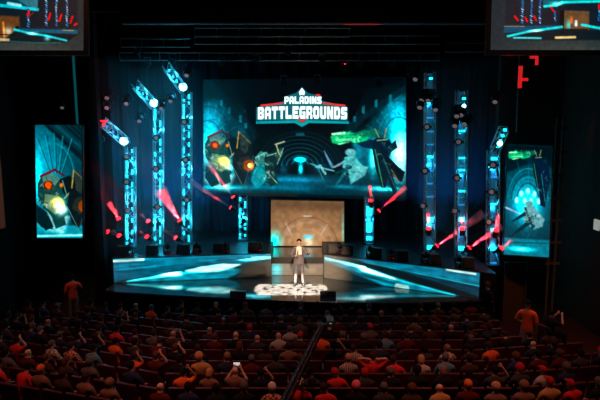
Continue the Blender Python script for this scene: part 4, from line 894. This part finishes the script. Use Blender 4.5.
# audience prototypes: meshes shared, colours set per person
POSES = {}
for kd in ('upright', 'lean', 'forward', 'phone', 'handup', 'armsback'):
    J = seated(kd); me, segs = figure(J)
    me.materials.append(SKIN[0])
    sh = garment(me, segs, SHIRT, .012, name='shirt'); sh.materials.append(BLACK)
    tr = garment(me, segs, TROUS, .012, name='trousers'); tr.materials.append(BLACK)
    hs = {}
    for hk in ('short', 'long', 'beanie', 'cap', 'curly'):
        h = hair_mesh(J, hk); h.materials.append(BLACK); hs[hk] = h
    POSES[kd] = (me, sh, tr, hs)
def linkmesh(name, me, m, parent):
    o = bpy.data.objects.new(name, me); COL.objects.link(o); o.parent = parent
    o.material_slots[0].link = 'OBJECT'; o.material_slots[0].material = m; return o
CL = {'black': (.012, .012, .014), 'charcoal': (.04, .04, .045), 'navy': (.02, .03, .07), 'blue': (.09, .22, .33), 'grey': (.11, .1, .1), 'white': (.4, .38, .36), 'red': (.6, .03, .03), 'orange': (.8, .13, .03), 'brown': (.05, .027, .02), 'tan': (.2, .11, .08), 'maroon': (.09, .012, .012), 'green': (.1, .3, .1), 'yellow': (.45, .26, .1), 'teal': (.03, .2, .2), 'pink': (.7, .2, .2)}
HC = {'black': (.01, .008, .008), 'brown': (.035, .02, .014), 'blond': (.42, .22, .11), 'grey': (.1, .095, .09), 'auburn': (.1, .035, .02), 'white': (.6, .57, .52), 'red': (.4, .02, .02), 'tan': (.2, .11, .07), 'orange': (.7, .15, .04), 'pink': (.8, .15, .2)}
def cloth(n): return mat('cloth_'+n, CL[n], .85, scale=18, var=.35, bump=.2, spec=.06)
def hairm(n): return mat('hair_'+n, HC[n], .85, scale=40, var=.4, bump=.3, spec=.08)
# stripes / check shirts
def pattern(name, a, b, kind, sc):
    m = bpy.data.materials.new(name); m.use_nodes = True; n = m.node_tree.nodes; l = m.node_tree.links; bs = n['Principled BSDF']; bs.inputs['Roughness'].default_value = .85
    tc = n.new('ShaderNodeTexCoord'); t_ = n.new('ShaderNodeTexWave' if kind == 'stripe' else 'ShaderNodeTexChecker'); t_.inputs['Scale'].default_value = sc
    r = n.new('ShaderNodeMix'); r.data_type = 'RGBA'; r.inputs[6].default_value = (*a, 1); r.inputs[7].default_value = (*b, 1)
    l.new(tc.outputs['Object'], t_.inputs['Vector']); l.new(t_.outputs['Fac'], r.inputs[0]); l.new(r.outputs[2], bs.inputs['Base Color']); MATS[name] = m; return m
pattern('cloth_striped', (.5, .42, .38), (.06, .05, .05), 'stripe', 6); pattern('cloth_checked', (.75, .3, .15), (.1, .05, .05), 'check', 16); pattern('cloth_patterned', (.5, .45, .4), (.15, .13, .12), 'check', 12)
for k in ('striped', 'checked', 'patterned'): CL[k] = (0, 0, 0)
def person(loc, rz, pose, hair, hcol, shirt, skin, label, cat='person', group=None, sc=1.0, pants='black'):
    t = thing('person', loc, label, cat, group, rz); t.scale = (sc, sc, sc)
    me, sh, tr, hs = POSES[pose]
    linkmesh('body', me, SKIN[skin], t); linkmesh('shirt', sh, cloth(shirt), t); linkmesh('trousers', tr, cloth(pants), t)
    if hair != 'bald': linkmesh({'cap': 'cap', 'beanie': 'knit_hat'}.get(hair, 'hair'), hs[hair], hairm(hcol), t)
    return t
# ------------------------------------------------------------------ SEATS
SEATM = mat('red_seat_velvet', (.075, .011, .01), .55, scale=25, var=.3, spec=.3); WOOD = mat('dark_wood', (.09, .03, .02), .35)
def make_seat():
    t = bpy.data.objects.new('theatre_seat', None); COL.objects.link(t)     # faces +Y, back of the seat towards the camera
    R = Matrix.Rotation(.16, 3, 'X')
    bm = NB(); bm_box(bm, (0, -.27, .64), (.5, .06, .52), R); obj('backrest', bm, SEATM, t, bevel=.02)
    bm = NB(); bm_box(bm, (0, -.01, .42), (.48, .44, .1)); obj('seat_cushion', bm, SEATM, t, bevel=.02)
    bm = NB(); bm_box(bm, (-.27, -.03, .6), (.05, .36, .04)); obj('armrest', bm, WOOD, t, bevel=.006)
    bm = NB(); bm_box(bm, (-.27, -.06, .29), (.035, .25, .58)); obj('side_frame', bm, BLACK, t)
    return t
seat0 = make_seat(); su = False
def sag(x):
    if x < -3.0: return (-x-3.0)*.34
    if x > 4.5: return (x-4.5)*.2
    return 0
def sagrot(x):
    if x < -3.0: return math.atan(-.34)
    if x > 4.5: return math.atan(.2)
    return 0
ROWY = [10.55+.87*k for k in range(9)]
RN = ['bottom row', 'second lowest row', 'third lowest row', 'fourth lowest row', 'middle row', 'fourth row from stage', 'third row from stage', 'second row from stage', 'front row']
slots = []
for k, y0 in enumerate(ROWY):
    off = (k % 2)*.28; x = -14
    y = y0
    while x < 14:
        X = x+off; Y = y+sag(X); z = fz(Y)
        px, py = proj((X, Y, z+1.2)); x += .56
        # block edges narrow towards the stage
        lo = -12 if k < 5 else {5: 5, 6: 20, 7: 40, 8: 60}[k]; hi = 612 if k < 4 else {4: 575, 5: 510, 6: 505, 7: 490, 8: 480}[k]
        if px < lo or px > hi or Y > 18.0: continue
        slots.append([X, Y, z, k, px, py, None])
print('seats', len(slots))
for s in slots:
    o = copy_tree(seat0) if su else seat0; su = True
    o.location = (s[0], s[1], s[2]); o.rotation_euler = (0, 0, sagrot(s[0]))
    tag(o, f'dark red theatre seat in the {RN[s[3]]}', 'seat', f'theatre seats in the {RN[s[3]]}')
# people the photo shows clearly: head px, py, pose, hair, hair colour, shirt, skin, label
named = [
 (160, 297, 'upright', 'short', 'grey', 'orange', 1, 'spectator in a wide orange-red shirt close to the stage, at left'),
 (70, 325, 'upright', 'curly', 'brown', 'brown', 1, 'spectator with big brown curly hair at the left'),
 (60, 337, 'lean', 'short', 'grey', 'patterned', 0, 'spectator in a pale patterned shirt at the left'),
 (78, 337, 'lean', 'short', 'brown', 'checked', 0, 'spectator in an orange checked shirt at the left'),
 (95, 349, 'upright', 'short', 'black', 'blue', 1, 'spectator in a pale blue shirt at the left'),
 (32, 352, 'upright', 'bald', 'grey', 'maroon', 0, 'bald pale-headed spectator at far left'),
 (14, 336, 'handup', 'short', 'black', 'red', 0, 'spectator with hand raised to head at far left'),
 (115, 333, 'upright', 'short', 'black', 'orange', 1, 'spectator in an orange top left of the curly brown hair person'),
 (148, 332, 'upright', 'short', 'brown', 'grey', 1, 'spectator in a light grey shirt left of centre'),
 (124, 322, 'upright', 'short', 'black', 'red', 1, 'spectator in a dim red top left of the grey shirt'),
 (195, 352, 'lean', 'curly', 'blond', 'yellow', 0, 'spectator in a mustard top with bushy fair hair'),
 (210, 361, 'upright', 'long', 'blond', 'tan', 0, 'spectator with long fair hair down the back'),
 (180, 368, 'handup', 'short', 'black', 'orange', 1, 'spectator in a bright orange shirt with a hand held up'),
 (194, 374, 'upright', 'short', 'black', 'navy', 1, 'broad spectator in navy beside the bright orange shirt'),
 (229, 366, 'phone', 'bald', 'tan', 'tan', 0, 'bald spectator holding up a phone'),
 (244, 334, 'upright', 'bald', 'tan', 'black', 0, 'bald spectator in black left of centre'),
 (269, 375, 'upright', 'beanie', 'white', 'checked', 1, 'spectator with a pale knit hat and patterned orange top'),
 (253, 385, 'upright', 'beanie', 'grey', 'black', 1, 'spectator with a grey knit hat in black'),
 (231, 381, 'upright', 'short', 'black', 'black', 2, 'spectator in a black shirt with pale back print'),
 (211, 384, 'upright', 'short', 'tan', 'navy', 0, 'spectator with sandy short hair in navy near the bottom'),
 (168, 390, 'upright', 'bald', 'tan', 'maroon', 0, 'bald spectator in a maroon shirt at the bottom'),
 (290, 346, 'upright', 'short', 'brown', 'tan', 1, 'spectator in a tan shirt just left of centre'),
 (278, 340, 'upright', 'bald', 'tan', 'white', 0, 'bald spectator near centre in a pale shirt'),
 (305, 374, 'upright', 'cap', 'white', 'red', 0, 'spectator with a white cap behind the camera crane arm'),
 (309, 383, 'lean', 'short', 'brown', 'red', 0, 'spectator in a bright red shirt beside the camera crane arm'),
 (333, 380, 'lean', 'cap', 'red', 'red', 1, 'spectator leaning in a red top and red cap'),
 (343, 377, 'upright', 'beanie', 'pink', 'black', 2, 'spectator with a glowing pink hat right of centre'),
 (350, 350, 'upright', 'short', 'blond', 'striped', 0, 'fair-haired spectator in a striped shirt'),
 (362, 349, 'lean', 'short', 'brown', 'striped', 0, 'dark-haired spectator in a striped shirt right of the fair-haired one'),
 (375, 352, 'armsback', 'short', 'brown', 'red', 0, 'spectator with both arms up, in a red shirt'),
 (318, 327, 'upright', 'short', 'black', 'orange', 1, 'spectator in an orange shirt right of centre near the crane camera'),
 (290, 325, 'upright', 'short', 'grey', 'white', 0, 'spectator in a white shirt near the centre front'),
 (303, 316, 'upright', 'curly', 'grey', 'grey', 1, 'spectator with greying curly hair near the centre front'),
 (392, 358, 'lean', 'short', 'brown', 'red', 1, 'spectator in a vivid red top right of the raised arms'),
 (423, 348, 'upright', 'long', 'blond', 'white', 0, 'spectator with light hair and pale shirt, right of centre'),
 (439, 340, 'upright', 'short', 'tan', 'patterned', 0, 'spectator in a patterned shirt right of centre'),
 (455, 344, 'upright', 'short', 'grey', 'blue', 1, 'spectator in a light blue shirt on the right'),
 (387, 338, 'upright', 'short', 'brown', 'blue', 1, 'spectator in a pale blue shirt, right of the striped pair'),
 (402, 332, 'upright', 'short', 'brown', 'maroon', 1, 'spectator in a maroon shirt, upper right of centre'),
 (387, 376, 'upright', 'short', 'grey', 'charcoal', 1, 'grey-haired spectator right of centre near the bottom'),
 (432, 365, 'upright', 'long', 'tan', 'black', 0, 'spectator with light brown long hair turned sideways'),
 (468, 377, 'upright', 'short', 'orange', 'maroon', 1, 'spectator with ginger hair on the right'),
 (490, 374, 'upright', 'curly', 'blond', 'tan', 0, 'spectator with fair curls and tan shirt on the right'),
 (447, 398, 'upright', 'bald', 'tan', 'yellow', 0, 'bald spectator at the bottom right of centre'),
 (434, 392, 'upright', 'curly', 'auburn', 'brown', 1, 'spectator with big auburn hair at the bottom'),
 (410, 312, 'upright', 'short', 'black', 'grey', 1, 'spectator in a grey hooded top near the stage, right of centre'),
 (484, 346, 'lean', 'short', 'brown', 'orange', 1, 'spectator in an orange top at the right end of a row'),
 (552, 372, 'cap', 'cap', 'red', 'white', 1, ''), (530, 378, 'upright', 'curly', 'tan', 'tan', 0, 'spectator with bushy tan hair below the standing orange shirt man'),
 (588, 381, 'lean', 'cap', 'red', 'red', 1, 'spectator in a vivid red shirt at the far right'),
 (547, 397, 'upright', 'cap', 'red', 'yellow', 1, 'spectator with a red cap at the bottom right'),
 (140, 352, 'handup', 'short', 'brown', 'orange', 1, 'spectator holding one hand beside the head at the left'),
 (163, 350, 'handup', 'short', 'auburn', 'maroon', 0, 'spectator raising a bare arm left of the mustard top'),
 (42, 378, 'upright', 'short', 'orange', 'tan', 1, 'spectator with ginger hair and tan top at the lower left'),
 (62, 381, 'upright', 'short', 'brown', 'brown', 1, 'spectator in brown beside the ginger-haired one'),
 (82, 383, 'upright', 'short', 'brown', 'tan', 1, 'spectator in a tan top at the lower left'),
 (36, 375, 'forward', 'short', 'black', 'red', 1, 'spectator leaning forward in a red top at lower left'),
 (50, 362, 'lean', 'short', 'auburn', 'brown', 1, 'spectator in brown leaning sideways at the left'),
 (70, 362, 'lean', 'long', 'auburn', 'brown', 1, 'spectator with long auburn hair at the left'),
 (105, 395, 'upright', 'curly', 'tan', 'tan', 0, 'spectator with tan curls at the bottom left'),
 (25, 368, 'upright', 'short', 'black', 'red', 1, 'spectator in red at the far left'),
]
named = [n for n in named if n[7]]
named.append((552, 374, 'upright', 'cap', 'red', 'white', 1, 'spectator with a red cap and white striped top on the right'))
def head_px(s): return proj((s[0], s[1], s[2]+1.25))
for n in named:
    best = min((s for s in slots if s[6] is None), key=lambda s: (head_px(s)[0]-n[0])**2+((head_px(s)[1]-n[1])*1.3)**2)
    best[6] = n
rng = random.Random(21)
cnt = {}
hn = {'short': 'short {} hair', 'long': 'long {} hair', 'beanie': 'a {} knit hat', 'cap': 'a {} cap', 'curly': 'bushy {} hair'}
free = [s for s in slots if s[6] is None]
placed = []
rowpos = {}
for s in sorted(slots, key=lambda s: (s[3], s[0])):
    if s[6] is not None:
        n = s[6]; a = dict(pose=n[2], hair=n[3], hcol=n[4], shirt=n[5], skin=n[6], label=n[7])
    else:
        if rng.random() < (.2 if s[3] > 1 else .3): continue
        hair = rng.choice(['short', 'short', 'short', 'short', 'long', 'curly', 'cap', 'beanie', 'bald'])
        hcol = rng.choice(['black', 'black', 'black', 'black', 'brown', 'brown', 'auburn', 'grey']) if hair in ('short', 'long', 'curly') else rng.choice(['black', 'black', 'brown', 'grey', 'red'])
        shirt = rng.choice(['black']*10+['charcoal']*4+['navy']*4+['maroon', 'maroon', 'brown', 'brown', 'grey'])
        pose = rng.choice(['upright']*6+['lean', 'forward', 'phone' if rng.random() < .3 else 'upright', 'handup' if rng.random() < .4 else 'lean'])
        a = dict(pose=pose, hair=hair, hcol=hcol, shirt=shirt, skin=rng.choice([0, 0, 1, 1, 2]), label=None)
    placed.append((s, a))
def ordn(i, n):
    W = ['leftmost', 'second from left', 'third from left', 'fourth from left', 'fifth from left', 'sixth from left', 'seventh from left', 'eighth from left', 'ninth from left', 'tenth from left', 'eleventh from left', 'twelfth from left', 'thirteenth from left']
    E = ['rightmost', 'second from right', 'third from right', 'fourth from right', 'fifth from right', 'sixth from right', 'seventh from right', 'eighth from right', 'ninth from right', 'tenth from right', 'eleventh from right', 'twelfth from right', 'thirteenth from right']
    return W[i] if i <= (n-1)/2 and i < 13 else E[min(12, n-1-i)]
byrow = {}
for s, a in placed: byrow.setdefault(s[3], []).append((s, a))
for k, L in byrow.items():
    L.sort(key=lambda q: q[0][0])
    for i, (s, a) in enumerate(L):
        if not a['label']:
            h = 'a bald head' if a['hair'] == 'bald' else hn[a['hair']].format(a['hcol'])
            a['label'] = f"person in {a['shirt']}, {h}, {ordn(i, len(L))}, {RN[k]}"
        rz = sagrot(s[0])+PI+rng.uniform(-.15, .15)
        nm = 'person'
        person((s[0], s[1]+.0, s[2]+.0), rz, a['pose'], a['hair'], a['hcol'], a['shirt'], a['skin'], a['label'], 'person', 'seated audience', rng.uniform(.86, .95))
print('people', len(placed))
# phones held up
def phone(px, py, label, on=True):
    s = min(slots, key=lambda s: (head_px(s)[0]-px)**2+(head_px(s)[1]-py)**2)
    t = thing('phone', (s[0]+.0, s[1]+.34, s[2]+1.13), label, 'phone', None, sagrot(s[0])); bm = NB(); bm_box(bm, (0, 0, 0), (.15, .01, .08)); obj('case', bm, BLACK, t, bevel=.003)
    bm = NB(); bm_box(bm, (0, -.006, 0), (.14, .002, .07)); obj('display', bm, mat('phone_display', (.7, .75, .8), .3, emit=(.75, .8, .85), es=.7), t)
phone(229, 366, 'lit phone held up by the bald person near the navy shirt')
# ------------------------------------------------------------------ THE SPEAKER AND OTHER STANDING PEOPLE
def standing(Jx={}, h=1.0):
    J = dict(pelvis=(0, 0, .95), waist=(0, .0, 1.1), chest=(0, .01, 1.27), upchest=(0, .01, 1.40), neck=(0, 0, 1.50), jaw=(0, -.02, 1.585), skull=(0, -.0, 1.67), crown=(0, 0, 1.735))
    for s, g in (('L', 1), ('R', -1)):
        J.update({'sh'+s: (g*.185, .01, 1.41), 'el'+s: (g*.25, .02, 1.13), 'wr'+s: (g*.25, -.06, .9), 'ha'+s: (g*.25, -.08, .82), 'hi'+s: (g*.09, 0, .9), 'kn'+s: (g*.11, -.01, .5), 'an'+s: (g*.13, .02, .09), 'to'+s: (g*.15, -.13, .04)})
    J.update(Jx); return J
def stand_person(loc, rz, Jx, hair, hcol, top, pants, skin, label, keep=LONG, extra=None, sc=1.0):
    J = standing(Jx); me, segs = figure(J)
    # shoe soles sit on the ground
    zmin = min(v.co.z for v in me.vertices)
    t = thing('person', Vector(loc)-Vector((0, 0, zmin-.004)), label, 'person', None, rz); t.scale = (sc,)*3
    me.materials.append(SKIN[skin]); b = bpy.data.objects.new('body', me); COL.objects.link(b); b.parent = t
    sh = garment(me, segs, keep, .016, cut=extra); sh.materials.append(top); o = bpy.data.objects.new('jacket' if keep is LONG else 'shirt', sh); COL.objects.link(o); o.parent = t
    tr = garment(me, segs, dict(TROUS), .013); tr.materials.append(pants); o = bpy.data.objects.new('trousers', tr); COL.objects.link(o); o.parent = t
    so_ = garment(me, segs, {'to': 1}, .012, cut=lambda c_: c_.z < .12); so_.materials.append(BLACK); o = bpy.data.objects.new('shoes', so_); COL.objects.link(o); o.parent = t
    if hair != 'bald': o = bpy.data.objects.new('cap' if hair == 'cap' else 'hair', hair_mesh(J, hair)); o.data.materials.append(hairm(hcol)); COL.objects.link(o); o.parent = t
    return t, J, me, segs
sp = G(299, 285.5, 0)
SUIT = mat('grey_suit', (.16, .13, .15), .8, scale=30); SUITP = mat('grey_suit_trousers', (.15, .12, .13), .8, scale=30)
pose = dict(elR=(-.27, -.04, 1.16), wrR=(-.11, -.27, 1.2), haR=(-.06, -.30, 1.25), elL=(.29, -.03, 1.2), wrL=(.37, -.26, 1.27), haL=(.39, -.33, 1.31), curl=.9, sdL=(0, 0, 1), sdR=(0, 0, 1),
            knL=(.13, -.01, .5), anL=(.15, .02, .09), toL=(.19, -.12, .04), knR=(-.12, -.01, .5), anR=(-.14, .02, .09), toR=(-.18, -.12, .04))
t, J, me, segs = stand_person(sp, 0, pose, 'short', 'black', SUIT, SUITP, 0, 'man in a grey suit standing in the spotlight at centre stage holding a microphone', LONG, extra=lambda c_: not (c_.y < -.05 and abs(c_.x) < .018+.28*max(0, c_.z-1.1) and c_.z > 1.1 and abs(c_.x) < .1))
# jacket skirt over the hips, white shirt front, face
bm = NB(); n = 24; rings = [(1.12, .175, .135), (1.0, .19, .15), (.86, .2, .16)]
vs = []
for z, rx, ry in rings: vs.append([bm.verts.new((rx*math.sin(a), -ry*math.cos(a), z)) for a in [(.12+(2*PI-.24)*i/n) for i in range(n+1)]])
for a, b in zip(vs[:-1], vs[1:]):
    for i in range(n): bm.faces.new((a[i], a[i+1], b[i+1], b[i]))
obj('jacket_skirt', bm, SUIT, t, True)
wh = garment(me, segs, {'waist': 1, 'chest': 1, 'upchest': 1, 'neck': .3}, .007); wh.materials.append(mat('white_shirt', (.75, .72, .68), .7)); o = bpy.data.objects.new('shirt', wh); COL.objects.link(o); o.parent = t
bm = NB()
for sg in (-1, 1): bm_ball(bm, (sg*.03, -.088, 1.645), .011, 8, 6)
obj('eyes', bm, mat('eye', (.05, .03, .03), .2), t, True)
bm = NB(); bm_ball(bm, (0, -.088, 1.582), (.022, .008, .005), 10, 6); obj('mouth', bm, mat('lips', (.35, .1, .09), .5), t, True)
# microphone in his right hand
mic = thing('microphone', Vector(t.location)+Vector((-.045, -.315, 1.22)), 'dark handheld microphone in the speaking man\'s hand', 'microphone')
bm = NB(); bm_tube(bm, (0, 0, -.06), (0, .03, .13), .014, 12, .018); obj('handle', bm, BLACK, mic); bm = NB(); bm_ball(bm, (0, .035, .155), .026); obj('grille', bm, mat('mic_grille', (.3, .3, .3), .3, .8), mic, True)
# standing man in orange at the right, red at the left, crew at the stage edge
ORANGE = cloth('orange')
p = P(528, 308, 15.4); stand_person((p.x, 15.4, fz(15.4)), PI-.5, dict(elL=(.3, -.02, 1.16), wrL=(.2, -.2, 1.05), haL=(.14, -.25, 1.05)), 'cap', 'black', ORANGE, mat('khaki_trousers', (.3, .26, .22), .8), 1, 'man standing in an orange shirt and pale trousers in the right aisle', SHIRT, sc=1.02)
p = P(73, 273, 19.3); stand_person((p.x, 19.2, -1.1), PI+.5, dict(elR=(-.3, -.05, 1.2), wrR=(-.1, -.22, 1.22), haR=(-.04, -.24, 1.25)), 'short', 'black', mat('cloth_dimred', (.7, .07, .04), .8), mat('grey_trousers', (.15, .13, .12), .8), 1, 'person standing in a red shirt beside the stage at the far left', SHIRT)
p = P(489, 262, 18.3); stand_person((p.x, 18.3, -1.1), PI/2+.4, {}, 'short', 'auburn', cloth('black'), cloth('charcoal'), 1, 'crew member in black standing at the right corner of the stage', LONG)
p = P(551, 322, 16.1); person((p.x, 16.1, fz(16.1)), PI/2+.4, 'phone', 'short', 'black', 'black', 0, 'person in black seated at the right aisle with hands up')
o = copy_tree(seat0); o.location = (p.x, 16.1, fz(16.1)); o.rotation_euler = (0, 0, PI/2+.4-PI); tag(o, 'lone dark red seat under the person in black at the right aisle', 'seat')
# ------------------------------------------------------------------ CAMERA CRANE
a = P(284, 404, 8.6); b = P(322, 326, 12.6)
t = thing('camera_crane', a, 'dark diagonal camera crane arm reaching over the audience', 'camera crane')
v = b-a; CR = mat('crane_metal', (.05, .025, .02), .8, 0, spec=.1)
a2 = -v.normalized()*2.2
ax = v.normalized(); side = ax.cross(Vector((0, 0, 1))).normalized(); up_ = side.cross(ax)
bm = NB()
for s1, s2 in ((-1, -1), (1, -1), (1, 1), (-1, 1)): bm_tube(bm, a2+(side*s1+up_*s2)*.06, v+(side*s1+up_*s2)*.045, .018, 8)
L = (v-a2).length; n = 26
for k in range(n):
    for i, j in (((-1, -1), (1, -1)), ((1, -1), (1, 1)), ((1, 1), (-1, 1)), ((-1, 1), (-1, -1))):
        c1, c2 = (i, j) if k % 2 else (j, i); bm_tube(bm, a2+ax*L*k/n+(side*c1[0]+up_*c1[1])*.055, a2+ax*L*(k+1)/n+(side*c2[0]+up_*c2[1])*.055, .01, 5)
obj('arm', bm, CR, t)
bm = NB(); bm_tube(bm, a2, (a2.x, a2.y, fz((a+a2).y)-a.z), .09, 12); obj('pedestal', bm, DARKM, t)
bm = NB(); bm_tube(bm, a2+up_*.11, v+up_*.09, .012, 6); obj('cable', bm, BLACK, t)
bm = NB(); bm_box(bm, v+Vector((0, .05, -.05)), (.2, .12, .16)); bm_tube(bm, v+Vector((0, .02, 0)), v+Vector((.12, .1, -.05)), .03, 8); obj('crane_head', bm, DARKM, t)
tc_ = thing('video_camera', b+Vector((.2, .1, .05)), 'small video camera with tiny green light at the tip of the crane', 'video camera')
bm = NB(); bm_box(bm, (0, .05, 0), (.16, .34, .16)); obj('camera_body', bm, mat('camera_grey', (.06, .06, .07), .4), tc_, bevel=.015)
bm = NB(); bm_tube(bm, (0, .2, 0), (0, .42, 0), .055, 16); obj('lens', bm, BLACK, tc_)
bm = NB(); bm_box(bm, (.0, -.125, .02), (.05, .01, .02)); obj('status_lamp', bm, mat('green_led', (.1, .5, .4), .5, emit=(.05, .4, .3), es=.8), tc_)
bm = NB(); bm_tube(bm, (.09, -.05, .02), (.22, -.05, .1), .012, 6); bm_ball(bm, (.24, -.05, .1), .035); obj('side_monitor', bm, DARKM, tc_)
# ------------------------------------------------------------------ HAZE
def haze_mat(name, dens, col=(1, 1, 1), an=.2):
    m = bpy.data.materials.new(name); m.use_nodes = True; n = m.node_tree.nodes; n.remove(n['Principled BSDF']); v_ = n.new('ShaderNodeVolumeScatter')
    v_.inputs['Density'].default_value = dens; v_.inputs['Anisotropy'].default_value = an; v_.inputs['Color'].default_value = (*col, 1)
    m.node_tree.links.new(v_.outputs[0], n['Material Output'].inputs['Volume']); return m
HZ = haze_mat('thin_haze', .02)
for xa, xb, lab in ((pr+.1, P(203, 150, 24.3).x-.05, 'thin blue-lit haze in the air around the left light towers'), (P(407, 150, 23.6).x+.1, 7.35, 'thin blue-lit haze in the air around the right light towers')):
    bm = NB(); bm_box(bm, ((xa+xb)/2, 22.4, 4.6), (xb-xa, 5.6, 7.2)); tag(obj('stage_haze', bm, HZ), lab, 'haze', kind='stuff')
DH = haze_mat('dense_haze', 2.4, (1, .9, .9), .0)  # dense haze added as beam-shaped cones, slightly tinted towards red
for a, b, d, pw, cone, lab in reds:
    pa = P(*a, d); pb = P(*b, d-.5); dr_ = (pb-pa).normalized(); q0 = pa+dr_*.295; L_ = (pb-q0).length; r1 = math.tan(math.radians(cone*.75))
    bm = NB(); bm_tube(bm, q0, pb, .02, 20, .03+r1*L_); o = tag(obj('beam_haze_cone', bm, DH), 'beam-shaped red-lit haze added at the '+lab[:1].lower()+lab[1:], 'haze', kind='stuff')
# ------------------------------------------------------------------ LIGHT
# blue washes on the curtain from floor lamps behind the towers
for px, pw in ((150, 60), (190, 70), (440, 45), (478, 30), (225, 25), (385, 22)):
    l0 = P(px, 232, 23.8); add_light('SPOT', 'blue_uplight', l0, (.015, .27, .9), pw*6, spot_size=math.radians(80), spot_blend=1, shadow_soft_size=.15, to=(l0.x, 25.6, 5.0))
# follow spot on the speaker
fs = Vector((.3, 3, 10.8))
add_light('SPOT', 'follow_spot', fs, (1, .7, .43), 30000, spot_size=math.radians(9.5), spot_blend=.8, shadow_soft_size=.12, to=(sp.x+.35, sp.y, 1.0))
# patterned overhead spot on the floor (gobo)
tgt = G(291, 289.6, 0)
l = add_light('SPOT', 'pattern_spot', (tgt.x, tgt.y-4.5, 10.0), (1, .86, .66), 110000, spot_size=math.radians(14), spot_blend=.1, shadow_soft_size=.02, to=tgt)
ld = l.data; ld.use_nodes = True; n = ld.node_tree.nodes; lk = ld.node_tree.links; em = n['Emission']
tc2 = n.new('ShaderNodeTexCoord'); ns = n.new('ShaderNodeTexNoise'); ns.inputs['Scale'].default_value = 55; rp = n.new('ShaderNodeValToRGB'); rp.color_ramp.elements[0].position = .36; rp.color_ramp.elements[1].position = .5
lk.new(tc2.outputs['Normal'], ns.inputs['Vector']); lk.new(ns.outputs['Fac'], rp.inputs[0]); sx = n.new('ShaderNodeSeparateXYZ'); lk.new(tc2.outputs['Normal'], sx.inputs[0])
ab = n.new('ShaderNodeMath'); ab.operation = 'ABSOLUTE'; lk.new(sx.outputs['Y'], ab.inputs[0])
lt = n.new('ShaderNodeMath'); lt.operation = 'LESS_THAN'; lk.new(ab.outputs[0], lt.inputs[0]); lt.inputs[1].default_value = .055
mu = n.new('ShaderNodeMath'); mu.operation = 'MULTIPLY'; lk.new(lt.outputs[0], mu.inputs[0]); lk.new(rp.outputs[0], mu.inputs[1]); lk.new(mu.outputs[0], em.inputs['Strength'])
# dim red house light over the stalls
for x in (-5, 0, 5): add_light('SPOT', 'house_light', (x, 9.2, 10.6), (1, .29, .17), 1250, spot_size=math.radians(62), spot_blend=1, shadow_soft_size=.15, to=(x*1.1, 11.4, -.3))
for x in (-6, 6): add_light('SPOT', 'house_light_front', (x, 13.5, 10.8), (1, .35, .22), 130, spot_size=math.radians(80), spot_blend=1, shadow_soft_size=.3, to=(x*.9, 16.5, 0))
add_light('SPOT', 'right_aisle_fill', (8.2, 15.5, 8.5), (1, .4, .22), 700, spot_size=math.radians(60), spot_blend=1, shadow_soft_size=.2, to=(7.2, 17, 0))  # added fill, no known lamp, brightening the orange shirt and ladder frame
add_light('SPOT', 'left_aisle_fill', (-7.5, 15.5, 8.5), (1, .4, .25), 500, spot_size=math.radians(34), spot_blend=1, shadow_soft_size=.2, to=(-7.9, 19.2, 0))  # added fill that lifts the red shirt beside the stage
add_light('SPOT', 'overhead_fill_light', (0, 14, 3.5), (.9, .8, .8), 25, spot_size=math.radians(110), spot_blend=1, shadow_soft_size=.3, to=(0, 22, 9))  # added fill in mid-air, no fixture, lifting pipes and header
